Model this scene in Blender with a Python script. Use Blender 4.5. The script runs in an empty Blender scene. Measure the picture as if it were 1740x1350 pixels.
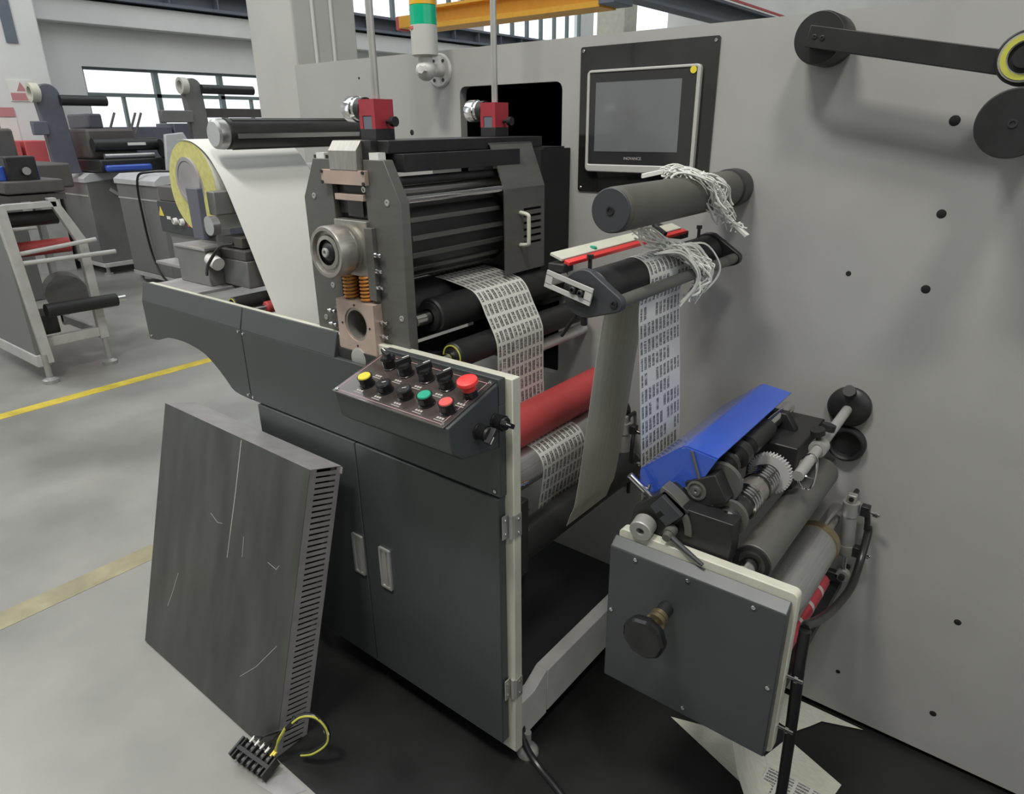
import bpy, math, random
import numpy as np
from mathutils import Vector, Matrix
R = random.Random(7)
S = bpy.context.scene
COL = S.collection
# ------------------------------------------------------------------ camera
cam = bpy.data.cameras.new('camera'); camo = bpy.data.objects.new('camera', cam); COL.objects.link(camo)
CR = Vector((0.784438, 0.620125, -0.010121)); CD = Vector((0.221595, -0.295478, -0.929295)); CF = Vector((-0.579269, 0.726731, -0.369201))
camo.matrix_world = Matrix(((CR.x, -CD.x, -CF.x, 0), (CR.y, -CD.y, -CF.y, 0), (CR.z, -CD.z, -CF.z, 1.6), (0, 0, 0, 1)))
cam.sensor_fit = 'HORIZONTAL'; cam.sensor_width = 36; cam.lens = 36 * 1160.04 / 1740; cam.clip_start = .05; cam.clip_end = 200
S.camera = camo
# ------------------------------------------------------------------ daylight and exposure
W = bpy.data.worlds.new('overcast_daylight'); S.world = W; W.use_nodes = True
bg = W.node_tree.nodes['Background']; bg.inputs[0].default_value = (.95, .98, 1, 1); bg.inputs[1].default_value = 1.5
def area(name, loc, target, sx, sy, power, col=(1, .97, .92)):
    l = bpy.data.lights.new(name, 'AREA'); l.shape = 'RECTANGLE'; l.size = sx; l.size_y = sy; l.energy = power; l.color = col
    o = bpy.data.objects.new(name, l); COL.objects.link(o); o.location = loc
    o.rotation_euler = (Vector(target) - Vector(loc)).to_track_quat('-Z', 'Y').to_euler(); return o
area('high_bay_lamp', (-1.3, -.9, 5.5), (-1.1, 0.4, .5), 1.0, .5, 145)
area('high_bay_lamp', (.8, -.5, 5.6), (.4, .8, 0), .7, .4, 88)
area('high_bay_lamp', (-8.0, 0.5, 5.6), (-8, 0.5, 0), 1.2, .6, 90)
S.view_settings.view_transform = 'Standard'; S.view_settings.look = 'None'; S.view_settings.gamma = 1
S.view_settings.exposure = 0.0; S.view_settings.use_curve_mapping = False
# ------------------------------------------------------------------ materials
def mat(name, col, rough=.5, metal=0, var=.06, scale=12, bump=0, bscale=150, coat=0, trans=0, emit=0, stretch=None, spec=None):
    m = bpy.data.materials.new(name); m.use_nodes = True; nt = m.node_tree; b = nt.nodes['Principled BSDF']
    b.inputs['Roughness'].default_value = rough; b.inputs['Metallic'].default_value = metal
    if coat: b.inputs['Coat Weight'].default_value = coat; b.inputs['Coat Roughness'].default_value = .08
    if trans: b.inputs['Transmission Weight'].default_value = trans
    if spec is not None: b.inputs['Specular IOR Level'].default_value = spec
    if emit: b.inputs['Emission Color'].default_value = (*col, 1); b.inputs['Emission Strength'].default_value = emit
    b.inputs['Base Color'].default_value = (*col, 1)
    if var or bump:
        tc = nt.nodes.new('ShaderNodeTexCoord'); vec = tc.outputs['Object']
        if stretch:
            mp = nt.nodes.new('ShaderNodeMapping'); mp.inputs['Scale'].default_value = stretch; nt.links.new(vec, mp.inputs['Vector']); vec = mp.outputs[0]
    if var:
        n = nt.nodes.new('ShaderNodeTexNoise'); n.inputs['Scale'].default_value = scale; n.inputs['Detail'].default_value = 5
        nt.links.new(vec, n.inputs['Vector'])
        r = nt.nodes.new('ShaderNodeValToRGB'); k = 1 - var * 2; h = 1 + var * 2
        r.color_ramp.elements[0].position = .3; r.color_ramp.elements[1].position = .7
        r.color_ramp.elements[0].color = (*[c * k for c in col], 1); r.color_ramp.elements[1].color = (*[min(c * h, 1) for c in col], 1)
        nt.links.new(n.outputs['Fac'], r.inputs['Fac']); nt.links.new(r.outputs['Color'], b.inputs['Base Color'])
        mr = nt.nodes.new('ShaderNodeMapRange'); mr.inputs['To Min'].default_value = max(rough - .06, .03); mr.inputs['To Max'].default_value = rough + .08
        nt.links.new(n.outputs['Fac'], mr.inputs['Value']); nt.links.new(mr.outputs[0], b.inputs['Roughness'])
    if bump:
        n2 = nt.nodes.new('ShaderNodeTexNoise'); n2.inputs['Scale'].default_value = bscale; nt.links.new(vec, n2.inputs['Vector'])
        bp = nt.nodes.new('ShaderNodeBump'); bp.inputs['Strength'].default_value = bump; bp.inputs['Distance'].default_value = .001
        nt.links.new(n2.outputs['Fac'], bp.inputs['Height']); nt.links.new(bp.outputs[0], b.inputs['Normal'])
    return m
M = {}
M['wallpaint'] = mat('grey_powder_coat', (.36, .36, .345), .42, var=.025, scale=5, bump=.05, bscale=400)
M['darkpaint'] = mat('charcoal_paint', (.050, .057, .058), .38, var=.04, scale=6, bump=.06, bscale=500)
M['cream'] = mat('cream_painted_edge', (.55, .55, .46), .45, var=.04)
M['lightframe'] = mat('light_grey_frame', (.48, .48, .46), .4, var=.05)
M['black'] = mat('black_oxide_steel', (.018, .018, .019), .4, var=.1, scale=20)
M['blackgloss'] = mat('black_gloss_plastic', (.012, .012, .013), .18, var=0)
M['rubber'] = mat('black_rubber', (.014, .014, .015), .5, var=.1, scale=30, bump=.1)
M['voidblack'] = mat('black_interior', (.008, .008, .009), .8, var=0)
M['steel'] = mat('dark_phosphated_steel', (.115, .115, .105), .42, .2, var=.04, scale=14, stretch=(1, 1, 6))
M['ground'] = mat('ground_steel', (.36, .345, .31), .36, .7, var=.06, scale=30, stretch=(8, 1, 1))
M['copper'] = mat('pinkish_ground_plate', (.50, .39, .33), .45, .35, var=.04, scale=20)
M['chrome'] = mat('polished_chrome', (.72, .72, .72), .13, 1, var=0)
M['alu'] = mat('brushed_aluminium', (.52, .52, .51), .32, .85, var=.05, scale=8, stretch=(40, 1, 40))
M['dullalu'] = mat('dull_aluminium', (.42, .42, .40), .45, .5, var=.05)
M['redrub'] = mat('red_rubber', (.36, .045, .045), .5, var=.06, scale=8)
M['redpaint'] = mat('red_anodised', (.38, .035, .05), .4, .1, var=.08)
M['orange'] = mat('orange_spring', (.55, .22, .03), .4, var=.05)
M['yellow'] = mat('yellow_plastic', (.75, .62, .05), .35, var=.02)
M['green'] = mat('green_plastic', (.02, .36, .22), .35, var=.02)
M['redbtn'] = mat('red_plastic', (.80, .05, .045), .38, var=.02)
M['redbtn2'] = mat('pale_red_plastic', (.65, .10, .09), .4, var=.02)
M['white'] = mat('white_plastic', (.72, .72, .69), .4, var=.02)
M['print'] = mat('white_print', (.42, .39, .36), .6, var=0)
M['pinkline'] = mat('pink_print_line', (.55, .30, .33), .5, var=0)
M['panelplate'] = mat('smoked_control_plate', (.060, .050, .046), .16, var=.25, scale=9, coat=.6)
M['screenframe'] = mat('silver_bezel', (.50, .50, .47), .4, .2, var=.02)
M['screen'] = mat('dark_glass_screen', (.15, .16, .165), .12, var=.06, scale=4, coat=.5)
M['hmiglass'] = mat('black_glass_border', (.03, .03, .032), .15, var=0, coat=.4)
M['film'] = mat('glossy_black_plate', (.016, .016, .016), .08, var=.3, scale=7, coat=1)
M['carbon'] = mat('dark_rubber_sleeve', (.085, .085, .072), .5, var=.10, scale=9, bump=.2, bscale=300)
M['carbonend'] = mat('grey_nylon', (.040, .042, .047), .5, var=.03)
M['paper'] = mat('white_paper', (.72, .73, .68), .5, var=.015, scale=3)
M['paperedge'] = mat('yellow_paper_edge', (.60, .57, .20), .6, var=.06, scale=60)
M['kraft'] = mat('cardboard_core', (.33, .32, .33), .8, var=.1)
M['liner'] = mat('cream_release_liner', (.70, .70, .60), .35, var=.05, scale=6, stretch=(8, 30, 1))
M['blue'] = mat('blue_acrylic', (.045, .12, .60), .13, var=.04, scale=6, coat=.5, trans=.25)
M['gearwhite'] = mat('white_nylon_gear', (.5, .5, .5), .5, var=.04)
M['ring'] = mat('yellow_bearing_ring', (.48, .48, .08), .4, var=.03)
M['brass'] = mat('brass_collar', (.42, .34, .20), .3, .9, var=.06)
M['galv'] = mat('galvanised_sheet', (.40, .385, .39), .38, .45, var=.06, scale=20)
M['coverdark'] = mat('scuffed_dark_cover', (.056, .058, .051), .34, .15, var=.16, scale=5, stretch=(3, 1, .6))
M['scratch'] = mat('bare_metal_scratch', (.42, .42, .39), .5, var=0)
M['hose'] = mat('black_hose', (.012, .012, .013), .32, var=0)
M['amber'] = mat('amber_lens', (.75, .42, .03), .25, var=0)
M['greenlens'] = mat('green_lens', (.0, .42, .22), .25, var=0)
M['lampgrey'] = mat('pale_grey_housing', (.50, .50, .47), .4, var=.02)
M['cast'] = mat('cast_white_bracket', (.55, .55, .52), .5, var=.08, scale=40, bump=.3)
M['crane'] = mat('crane_orange', (.80, .40, .035), .45, var=.03)
M['bwall'] = mat('white_hall_wall', (.66, .67, .66), .7, var=.02, scale=2)
M['column'] = mat('grey_hall_column', (.50, .50, .47), .7, var=.03, scale=2)
M['girder'] = mat('blue_grey_girder', (.13, .15, .18), .5, var=.04)
M['frame'] = mat('green_grey_window_frame', (.16, .20, .20), .5, var=.02)
M['bluebox'] = mat('slate_blue_paint', (.11, .115, .145), .45, var=.04)
M['bgpaint'] = mat('haze_lightened_grey_paint', (.17, .172, .168), .42, var=.03)  # grey lightened to put the hazy background glare into the colour
M['bgtop'] = mat('pale_cabinet_top', (.52, .53, .54), .4, var=.03)
M['glass'] = None
M['ylline'] = mat('worn_yellow_floor_paint', (.60, .47, .05), .5, var=.12, scale=9)
M['ochre'] = mat('faded_ochre_floor_paint', (.30, .275, .17), .5, var=.15, scale=7)
M['mat'] = mat('near_black_floor_sheet', (.010, .0105, .0105), .45, var=.2, scale=5, bump=.2, bscale=90)
M['notice'] = mat('hazed_red_print', (.50, .22, .23), .6, var=0)  # red paled so the colour carries the haze over the far column
M['poster'] = mat('red_print', (.55, .10, .11), .6, var=0)
M['dim'] = mat('weathered_grey_casting', (.20, .20, .19), .45, .3, var=.06)
M['mud'] = mat('brown_metal', (.085, .08, .075), .5, var=.05)
def translucent(m, k):
    nt = m.node_tree; b = nt.nodes['Principled BSDF']; out = nt.nodes['Material Output']
    t = nt.nodes.new('ShaderNodeBsdfTranslucent'); t.inputs['Color'].default_value = (.9, .88, .78, 1)
    mx = nt.nodes.new('ShaderNodeMixShader'); mx.inputs[0].default_value = k
    nt.links.new(b.outputs[0], mx.inputs[1]); nt.links.new(t.outputs[0], mx.inputs[2]); nt.links.new(mx.outputs[0], out.inputs['Surface'])
translucent(M['liner'], .12)
g = bpy.data.materials.new('window_glass'); g.use_nodes = True; gb = g.node_tree.nodes['Principled BSDF']
gb.inputs['Transmission Weight'].default_value = 1; gb.inputs['Roughness'].default_value = 0; gb.inputs['IOR'].default_value = 1.02; gb.inputs['Base Color'].default_value = (.95, .97, 1, 1); M['glass'] = g

def floor_mat():
    m = mat('polished_concrete', (.265, .265, .245), .33, var=.13, scale=1.8, bump=.05, bscale=60); return m
M['floor'] = floor_mat()

def label_mat(name, peeled):
    """thermal label print: dark code blocks in columns and rows laid out in the web's own UV (u across, v metres along)"""
    m = bpy.data.materials.new(name); m.use_nodes = True; nt = m.node_tree; N = nt.nodes; Lk = nt.links; b = N['Principled BSDF']
    b.inputs['Roughness'].default_value = .45
    tc = N.new('ShaderNodeUVMap'); tc.uv_map = 'UVMap'
    sp = N.new('ShaderNodeSeparateXYZ'); Lk.new(tc.outputs[0], sp.inputs[0])
    def mth(op, a, c=None, d=None):
        n = N.new('ShaderNodeMath'); n.operation = op
        for i, v in enumerate((a, c, d)):
            if v is None: continue
            if isinstance(v, (int, float)): n.inputs[i].default_value = v
            else: Lk.new(v, n.inputs[i])
        return n.outputs[0]
    NC = 11
    cu = mth('MULTIPLY', sp.outputs[0], NC); cv = mth('DIVIDE', sp.outputs[1], .0375)
    fu = mth('FRACT', cu); fv = mth('FRACT', cv); iu = mth('FLOOR', cu); iv = mth('FLOOR', cv)
    box = mth('MULTIPLY', mth('MULTIPLY', mth('GREATER_THAN', fu, .24), mth('LESS_THAN', fu, .80)),
              mth('MULTIPLY', mth('GREATER_THAN', fv, .10), mth('LESS_THAN', fv, .88)))
    # code bars: fine stripes along v broken by a quiet strip
    cmb = N.new('ShaderNodeCombineXYZ'); Lk.new(mth('MULTIPLY', cu, 1.0), cmb.inputs[0]); Lk.new(mth('MULTIPLY', cv, 26), cmb.inputs[1])
    wn = N.new('ShaderNodeTexNoise'); wn.inputs['Scale'].default_value = 1.0; wn.inputs['Detail'].default_value = 1; Lk.new(cmb.outputs[0], wn.inputs['Vector'])
    bars = mth('GREATER_THAN', wn.outputs['Fac'], .40)
    quiet = mth('SUBTRACT', 1, mth('MULTIPLY', mth('GREATER_THAN', fu, .46), mth('LESS_THAN', fu, .54)))
    ink = mth('MULTIPLY', mth('MULTIPLY', box, bars), quiet)
    margin = mth('MULTIPLY', mth('GREATER_THAN', sp.outputs[0], .03), mth('LESS_THAN', sp.outputs[0], .97))
    ink = mth('MULTIPLY', ink, margin)
    if peeled:
        c2 = N.new('ShaderNodeCombineXYZ'); Lk.new(iu, c2.inputs[0]); Lk.new(iv, c2.inputs[1])
        w2 = N.new('ShaderNodeTexWhiteNoise'); w2.noise_dimensions = '2D'; Lk.new(c2.outputs[0], w2.inputs['Vector'])
        c3 = N.new('ShaderNodeCombineXYZ'); Lk.new(mth('MULTIPLY', iu, .28), c3.inputs[0]); Lk.new(mth('MULTIPLY', iv, .55), c3.inputs[1])
        w3 = N.new('ShaderNodeTexNoise'); w3.inputs['Scale'].default_value = 1; Lk.new(c3.outputs[0], w3.inputs['Vector'])
        keep = mth('LESS_THAN', mth('ADD', w3.outputs['Fac'], mth('MULTIPLY', w2.outputs[0], .12)), .645)
        ink = mth('MULTIPLY', ink, keep)
    mx = N.new('ShaderNodeMix'); mx.data_type = 'RGBA'; Lk.new(ink, mx.inputs['Factor'])
    mx.inputs['A'].default_value = (.72, .72, .70, 1) if peeled else (.68, .685, .64, 1); mx.inputs['B'].default_value = (.03, .03, .03, 1)
    Lk.new(mx.outputs['Result'], b.inputs['Base Color']); return m
M['label'] = label_mat('printed_labels', False); M['peeled'] = label_mat('printed_labels_peeled', True)
# ------------------------------------------------------------------ mesh helpers
def V(*a): return Vector(a)
class MB:
    def __init__(s): s.v = []; s.f = []; s.mi = []
    def add(s, vs, fs, mi=0):
        k = len(s.v); s.v += [tuple(p) for p in vs]; s.f += [tuple(i + k for i in f) for f in fs]; s.mi += [mi] * len(fs); return s
    def box(s, x0, x1, y0, y1, z0, z1, mi=0):
        vs = [(x, y, z) for x in (x0, x1) for y in (y0, y1) for z in (z0, z1)]
        return s.add(vs, [(0, 1, 3, 2), (4, 6, 7, 5), (0, 4, 5, 1), (2, 3, 7, 6), (0, 2, 6, 4), (1, 5, 7, 3)], mi)
    def obox(s, c, ax, ay, az, hx, hy, hz, mi=0):
        c, ax, ay, az = map(Vector, (c, ax, ay, az)); ax.normalize(); ay.normalize(); az.normalize()
        vs = [c + ax * x + ay * y + az * z for x in (-hx, hx) for y in (-hy, hy) for z in (-hz, hz)]
        return s.add(vs, [(0, 1, 3, 2), (4, 6, 7, 5), (0, 4, 5, 1), (2, 3, 7, 6), (0, 2, 6, 4), (1, 5, 7, 3)], mi)
    def cyl(s, p0, p1, r0, r1=None, n=24, caps=True, mi=0):
        return s.lathe(p0, p1, [(0, r0), (1, r0 if r1 is None else r1)], n, caps, mi)
    def lathe(s, p0, p1, prof, n=24, caps=True, mi=0, rel=True):
        """revolve prof=[(t, r)...] about p0->p1; t is a fraction of the length"""
        p0, p1 = Vector(p0), Vector(p1); d = p1 - p0; L = d.length; d.normalize()
        a = d.orthogonal().normalized(); b = d.cross(a); vs = []
        for t, r in prof:
            c = p0 + d * (t * L if rel else t)
            vs += [c + (a * math.cos(q) + b * math.sin(q)) * max(r, 1e-5) for q in [2 * math.pi * i / n for i in range(n)]]
        m = len(prof); fs = []
        for j in range(m - 1):
            for i in range(n): fs.append((j * n + i, j * n + (i + 1) % n, (j + 1) * n + (i + 1) % n, (j + 1) * n + i))
        if caps: fs += [tuple(range(n))[::-1], tuple((m - 1) * n + i for i in range(n))]
        return s.add(vs, fs, mi)
    def tubeY(s, x, z, y0, y1, ro, ri, n=32, mi=0):
        return s.lathe((x, y0, z), (x, y1, z), [(0, ri), (0, ro), (1, ro), (1, ri), (0, ri)], n, False, mi)
    def prism(s, poly, axis, a0, a1, mi=0):
        """poly: list of 2D points in the other two axes (x,z for 'y'; y,z for 'x'; x,y for 'z')"""
        def P(p, a): return (p[0], a, p[1]) if axis == 'y' else ((a, p[0], p[1]) if axis == 'x' else (p[0], p[1], a))
        n = len(poly); vs = [P(p, a0) for p in poly] + [P(p, a1) for p in poly]
        fs = [tuple(range(n)), tuple(range(2 * n - 1, n - 1, -1))] + [(i, i + n, (i + 1) % n + n, (i + 1) % n) for i in range(n)]
        return s.add(vs, fs, mi)
    def frameplate(s, outer, inner, axis, a0, a1, mi=0):
        """plate with a hole; outer and inner rings have equal counts"""
        def P(p, a): return (p[0], a, p[1]) if axis == 'y' else ((a, p[0], p[1]) if axis == 'x' else (p[0], p[1], a))
        n = len(outer); vs = [P(p, a) for a in (a0, a1) for ring in (outer, inner) for p in ring]; fs = []
        for i in range(n):
            j = (i + 1) % n
            fs += [(i, j, n + j, n + i), (2 * n + i, 3 * n + i, 3 * n + j, 2 * n + j), (i, 2 * n + i, 2 * n + j, j), (n + i, n + j, 3 * n + j, 3 * n + i)]
        return s.add(vs, fs, mi)
    def tube(s, pts, r, n=8, mi=0):
        pts = [Vector(p) for p in pts]; m = len(pts); vs = []; up = None
        for i, p in enumerate(pts):
            d = (pts[min(i + 1, m - 1)] - pts[max(i - 1, 0)]).normalized()
            if up is None: up = d.orthogonal().normalized()
            up = (up - d * up.dot(d)); up = up.normalized() if up.length > 1e-6 else d.orthogonal().normalized()
            b = d.cross(up); rr = r[i] if isinstance(r, (list, tuple)) else r
            vs += [p + (up * math.cos(q) + b * math.sin(q)) * rr for q in [2 * math.pi * k / n for k in range(n)]]
        fs = [(j * n + i, j * n + (i + 1) % n, (j + 1) * n + (i + 1) % n, (j + 1) * n + i) for j in range(m - 1) for i in range(n)]
        fs += [tuple(range(n))[::-1], tuple((m - 1) * n + i for i in range(n))]
        return s.add(vs, fs, mi)
    def ball(s, c, r, n=14, mi=0, sx=1, sy=1, sz=1):
        c = Vector(c); k = len(s.v)
        s.lathe(c + V(0, 0, -r), c + V(0, 0, r), [((1 - math.cos(a)) / 2, r * math.sin(a)) for a in [math.pi * i / 8 for i in range(9)]], n, False, mi)
        s.v[k:] = [(c.x + (x - c.x) * sx, c.y + (y - c.y) * sy, c.z + (z - c.z) * sz) for x, y, z in s.v[k:]]; return s
    def mesh(s, name, mats, off):
        me = bpy.data.meshes.new(name); me.from_pydata([(x - off.x, y - off.y, z - off.z) for x, y, z in s.v], [], s.f)
        for m in (mats if isinstance(mats, (list, tuple)) else [mats]): me.materials.append(m)
        if any(s.mi): me.polygons.foreach_set('material_index', s.mi)
        import bmesh
        bm = bmesh.new(); bm.from_mesh(me); bmesh.ops.recalc_face_normals(bm, faces=bm.faces); bm.to_mesh(me); bm.free()
        me.polygons.foreach_set('use_smooth', [True] * len(me.polygons)); me.set_sharp_from_angle(angle=.6); me.update(); return me
    def build(s, name, mats, parent, bevel=0, label=None):
        off = ROOT[parent.name]; me = s.mesh(name, mats, off); o = bpy.data.objects.new(name, me); COL.objects.link(o); o.parent = parent; ROOT[o.name] = off
        if bevel: addbevel(o, bevel)
        if label: o['label'] = label
        return o
    def thing(s, name, mats, label, cat, group=None, bevel=0, kind=None):
        a = np.array(s.v); off = V((a[:, 0].min() + a[:, 0].max()) / 2, (a[:, 1].min() + a[:, 1].max()) / 2, a[:, 2].min())
        me = s.mesh(name, mats, off); o = bpy.data.objects.new(name, me); COL.objects.link(o); o.location = off; ROOT[o.name] = off
        if kind: o['kind'] = kind
        if label: o['label'] = label
        if cat: o['category'] = cat
        if group: o['group'] = group
        if bevel: addbevel(o, bevel)
        return o
ROOT = {}
def addbevel(o, w):
    b = o.modifiers.new('bevel', 'BEVEL'); b.width = w; b.segments = 2; b.limit_method = 'ANGLE'; b.angle_limit = .7
def thing(name, label, cat, loc, group=None, kind=None):
    o = bpy.data.objects.new(name, None); COL.objects.link(o); o.location = loc; o.empty_display_size = .05; ROOT[o.name] = Vector(loc)
    if label: o['label'] = label
    if cat: o['category'] = cat
    if group: o['group'] = group
    if kind: o['kind'] = kind
    return o
def B(*a): return MB().box(*a)
def C(*a, **k): return MB().cyl(*a, **k)
def circ(cx, cy, r, n=32, a0=0): return [(cx + r * math.cos(a0 + 2 * math.pi * i / n), cy + r * math.sin(a0 + 2 * math.pi * i / n)) for i in range(n)]
def smooth(pts, k=6):
    pts = [Vector(p) for p in pts]; out = []
    for i in range(len(pts) - 1):
        p0, p1, p2, p3 = pts[max(i - 1, 0)], pts[i], pts[i + 1], pts[min(i + 2, len(pts) - 1)]
        for j in range(k):
            t = j / k; out.append(.5 * ((2 * p1) + (p2 - p0) * t + (2 * p0 - 5 * p1 + 4 * p2 - p3) * t * t + (3 * p1 - p0 - 3 * p2 + p3) * t ** 3))
    out.append(pts[-1]); return out
def bolt(mb, p, d, r=.005, h=.004):
    """socket-head bolt: head with a recess"""
    p, d = Vector(p), Vector(d).normalized(); return mb.lathe(p, p + d * h, [(0, r), (.8, r), (1, r * .85), (1, r * .5), (.4, r * .45), (.4, .0001)], 12, False)
def text_mesh(body, size, name):
    c = bpy.data.curves.new(name, 'FONT'); c.body = body; c.size = size; c.extrude = .0002; c.align_x = 'CENTER'; c.align_y = 'CENTER'
    o = bpy.data.objects.new(name, c); COL.objects.link(o); bpy.context.view_layer.update()
    me = bpy.data.meshes.new_from_object(o.evaluated_get(bpy.context.evaluated_depsgraph_get())); COL.objects.unlink(o); bpy.data.objects.remove(o); return me
def text(body, size, loc, xdir, ydir, m, parent, name='lettering'):
    me = text_mesh(body, size, name); me.materials.append(m); o = bpy.data.objects.new(name, me); COL.objects.link(o); o.parent = parent
    x, y = Vector(xdir).normalized(), Vector(ydir).normalized(); z = x.cross(y); l = Vector(loc) - ROOT[parent.name]
    o.matrix_local = Matrix(((x.x, y.x, z.x, l.x), (x.y, y.y, z.y, l.y), (x.z, y.z, z.z, l.z), (0, 0, 0, 1))); return o
# ================================================================== hall structure
def struct(mb, name, m, label=None, bevel=0): return mb.thing(name, m, label, None, kind='structure', bevel=bevel)
struct(B(-12, 4, -6, 22, -.1, 0), 'floor', M['floor'], 'polished grey concrete floor')
struct(B(-4.83, -4.73, -3, 8, 0, .0015), 'trim_1', M['ylline'], 'worn yellow line painted across the floor')
struct(B(-2.68, -2.57, -3, .95, 0, .0012), 'trim_2', M['ochre'], 'faded ochre line painted on the near floor')
struct(B(-1.86, 2.5, .664, 2.0, 0, .003), 'trim_3', M['mat'], 'near-black sheet on the floor under the machine')  # thin near-black slab laid over the floor at the machine
LW = -11.0
# left wall with a band of windows below and a band above a girder
wl = thing('wall_left', 'white hall wall with window bands', None, (LW, 9, 0), kind='structure')
mb = MB()
mb.box(LW - .25, LW, -4, 22, 0, 1.15); mb.box(LW - .25, LW, -4, 4.46, 1.15, 2.42); mb.box(LW - .25, LW, 9.6, 22, 1.15, 2.42); mb.box(LW - .25, LW, -4, 22, 2.42, 3.5)
mb.box(LW - .25, LW, -4, 5.6, 3.5, 7); mb.box(LW - .25, LW, 5.6, 22, 5.6, 7)
for y in (8.6, 10.95, 12.4, 16.9): mb.box(LW - .25, LW, y, y + .55, 3.5, 5.6)
mb.build('wall_panel', M['bwall'], wl)
B(LW, LW + .22, -4, 22, 2.92, 3.2).build('ledge', M['bwall'], wl, .01)
gd = B(LW, LW + .30, 3.9, 22, 3.23, 3.27).box(LW, LW + .30, 3.9, 22, 3.46, 3.5).box(LW + .1, LW + .14, 3.9, 22, 3.27, 3.46)
for i in range(24): gd.box(LW + .14, LW + .28, 4.2 + i * .75, 4.22 + i * .75, 3.27, 3.46)
gd.build('girder', M['girder'], wl)
def window(n, y0, y1, z0, z1, zt, cells, lower, label):
    w = thing('window_%d' % n, label, None, (LW, (y0 + y1) / 2, z0), kind='structure'); t = .035; x0, x1 = LW - .14, LW - .06
    f = MB(); f.box(x0, x1, y0, y1, z0, z0 + t).box(x0, x1, y0, y1, z1 - t, z1).box(x0, x1, y0, y0 + t, z0, z1).box(x0, x1, y1 - t, y1, z0, z1)
    f.build('window_frame', M['frame'], w)
    ys = [y0 + (y1 - y0) * i / cells for i in range(cells + 1)]
    for y in ys[1:-1]: B(x0, x1, y - .035, y + .035, z0 + t, z1 - t).build('mullion', M['frame'], w)
    if zt: B(x0, x1, y0 + t, y1 - t, zt - .025, zt + .025).build('transom', M['frame'], w)
    for a, b in zip(ys, ys[1:]):
        zs = [(z0, zt), (zt, z1)] if zt else [(z0, z1)]
        for k, (c, d) in enumerate(zs):
            if k == 0 and lower:
                B(x0 + .01, x1 - .01, (a + b) / 2 - .02, (a + b) / 2 + .02, c, d).build('mullion', M['frame'], w)
                for e, h in ((a, (a + b) / 2), ((a + b) / 2, b)): B(LW - .105, LW - .1, e + .02, h - .02, c, d).build('pane', M['glass'], w)
            else: B(LW - .105, LW - .1, a + .035, b - .035, c, d).build('pane', M['glass'], w)
window(1, 4.46, 9.6, 1.15, 2.42, 2.07, 5, True, 'wide low window behind the grey machines at the left')
window(2, 5.6, 8.6, 3.5, 5.6, None, 5, False, 'high window above the girder beside the grey column')
window(3, 9.15, 10.95, 3.5, 5.6, None, 3, False, 'high window behind the green signal lamp')
window(4, 11.5, 12.4, 3.5, 5.6, None, 2, False, 'narrow high window right of the signal lamp')
window(5, 12.95, 16.9, 3.5, 5.6, None, 7, False, 'high window under the orange crane beam')
mb = B(LW, 4, 21.7, 22, 0, 7); struct(mb, 'wall_back', M['column'], 'grey end wall of the hall')
# roof with a glazed strip on the left, near walls of the hall
struct(B(-2.6, 4.2, -6, 22, 6.4, 6.5).box(LW, -9.5, -6, 22, 6.4, 6.5), 'ceiling', M['bwall'], 'pale hall roof with an open roof light strip')
struct(B(4, 4.2, -6, 22, 0, 2.3).box(4, 4.2, -6, 22, 5.6, 6.4).box(4, 4.2, -6, -3.2, 2.3, 5.6).box(4, 4.2, 4.5, 22, 2.3, 5.6).box(4, 4.2, .5, .8, 2.3, 5.6), 'wall_right', M['column'], 'grey hall wall on the right with high window openings')
struct(B(LW, 4.2, -6.2, -6, 0, 6.4), 'wall_front', M['column'], 'grey hall wall behind the viewer')
# columns
c1 = thing('trim_4', 'tall white column at the far left with red notices', None, (-10, 3.4, 0), kind='structure')
B(-10.6, -10, 3.02, 3.68, 0, 7).build('column_shaft', M['bwall'], c1, .02)
B(-9.999, -9.985, 3.30, 3.42, 2.55, 3.4).build('cable_duct', M['girder'], c1)
B(-9.999, -9.99, 3.20, 3.46, 1.93, 2.16).build('notice', M['white'], c1); B(-9.99, -9.987, 3.21, 3.45, 1.94, 2.02).build('notice_print', M['notice'], c1)
MB().prism([(3.28, 2.04), (3.38, 2.04), (3.33, 2.14)], 'x', -9.99, -9.987).build('notice_symbol', M['notice'], c1)
B(-9.999, -9.99, 2.99 + .04, 3.2, 1.45, 1.75).build('notice', M['white'], c1); B(-9.99, -9.987, 3.03, 3.2, 1.76, 1.86).build('notice_print', M['notice'], c1)
c2 = thing('trim_5', 'grey hall column rising behind the machine', None, (-5, 3.9, 0), kind='structure')
B(-5.6, -5, 3.62, 4.24, 0, 7).build('column_shaft', M['column'], c2, .015)
for y in (3.80, 3.98): C((-4.985, y, 1.95), (-4.985, y, 7), .014).build('conduit', M['bwall'], c2)
B(-5, -4.95, 3.86, 3.95, 1.94, 2.03).build('socket_box', M['white'], c2, .004)
B(-5, -4.9, 3.80, 4.0, 1.80, 1.93).build('isolator_box', M['yellow'], c2, .006)
c3 = thing('trim_6', 'beige column behind the screen panel top', None, (-7.2, 12.2, 0), kind='structure')
B(-7.5, -6.92, 12, 12.45, 0, 7).build('column_shaft', M['cream'], c3, .02)
bm_ = thing('trim_7', 'dark runway beam with a red conductor rail', None, (-6, 14, 3.4), kind='structure')
B(-6.3, -6, 10, 21.7, 3.42, 3.47).box(-6.3, -6, 10, 21.7, 3.72, 3.77).box(-6.17, -6.13, 10, 21.7, 3.47, 3.72).build('beam', M['girder'], bm_)
B(-6.0, -5.97, 10, 21.7, 3.80, 3.84).build('conductor_rail', M['poster'], bm_)
cr = thing('crane_girder', 'orange overhead crane girder crossing behind the signal lamp', 'crane', (-7, 9, 3.1))
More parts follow.
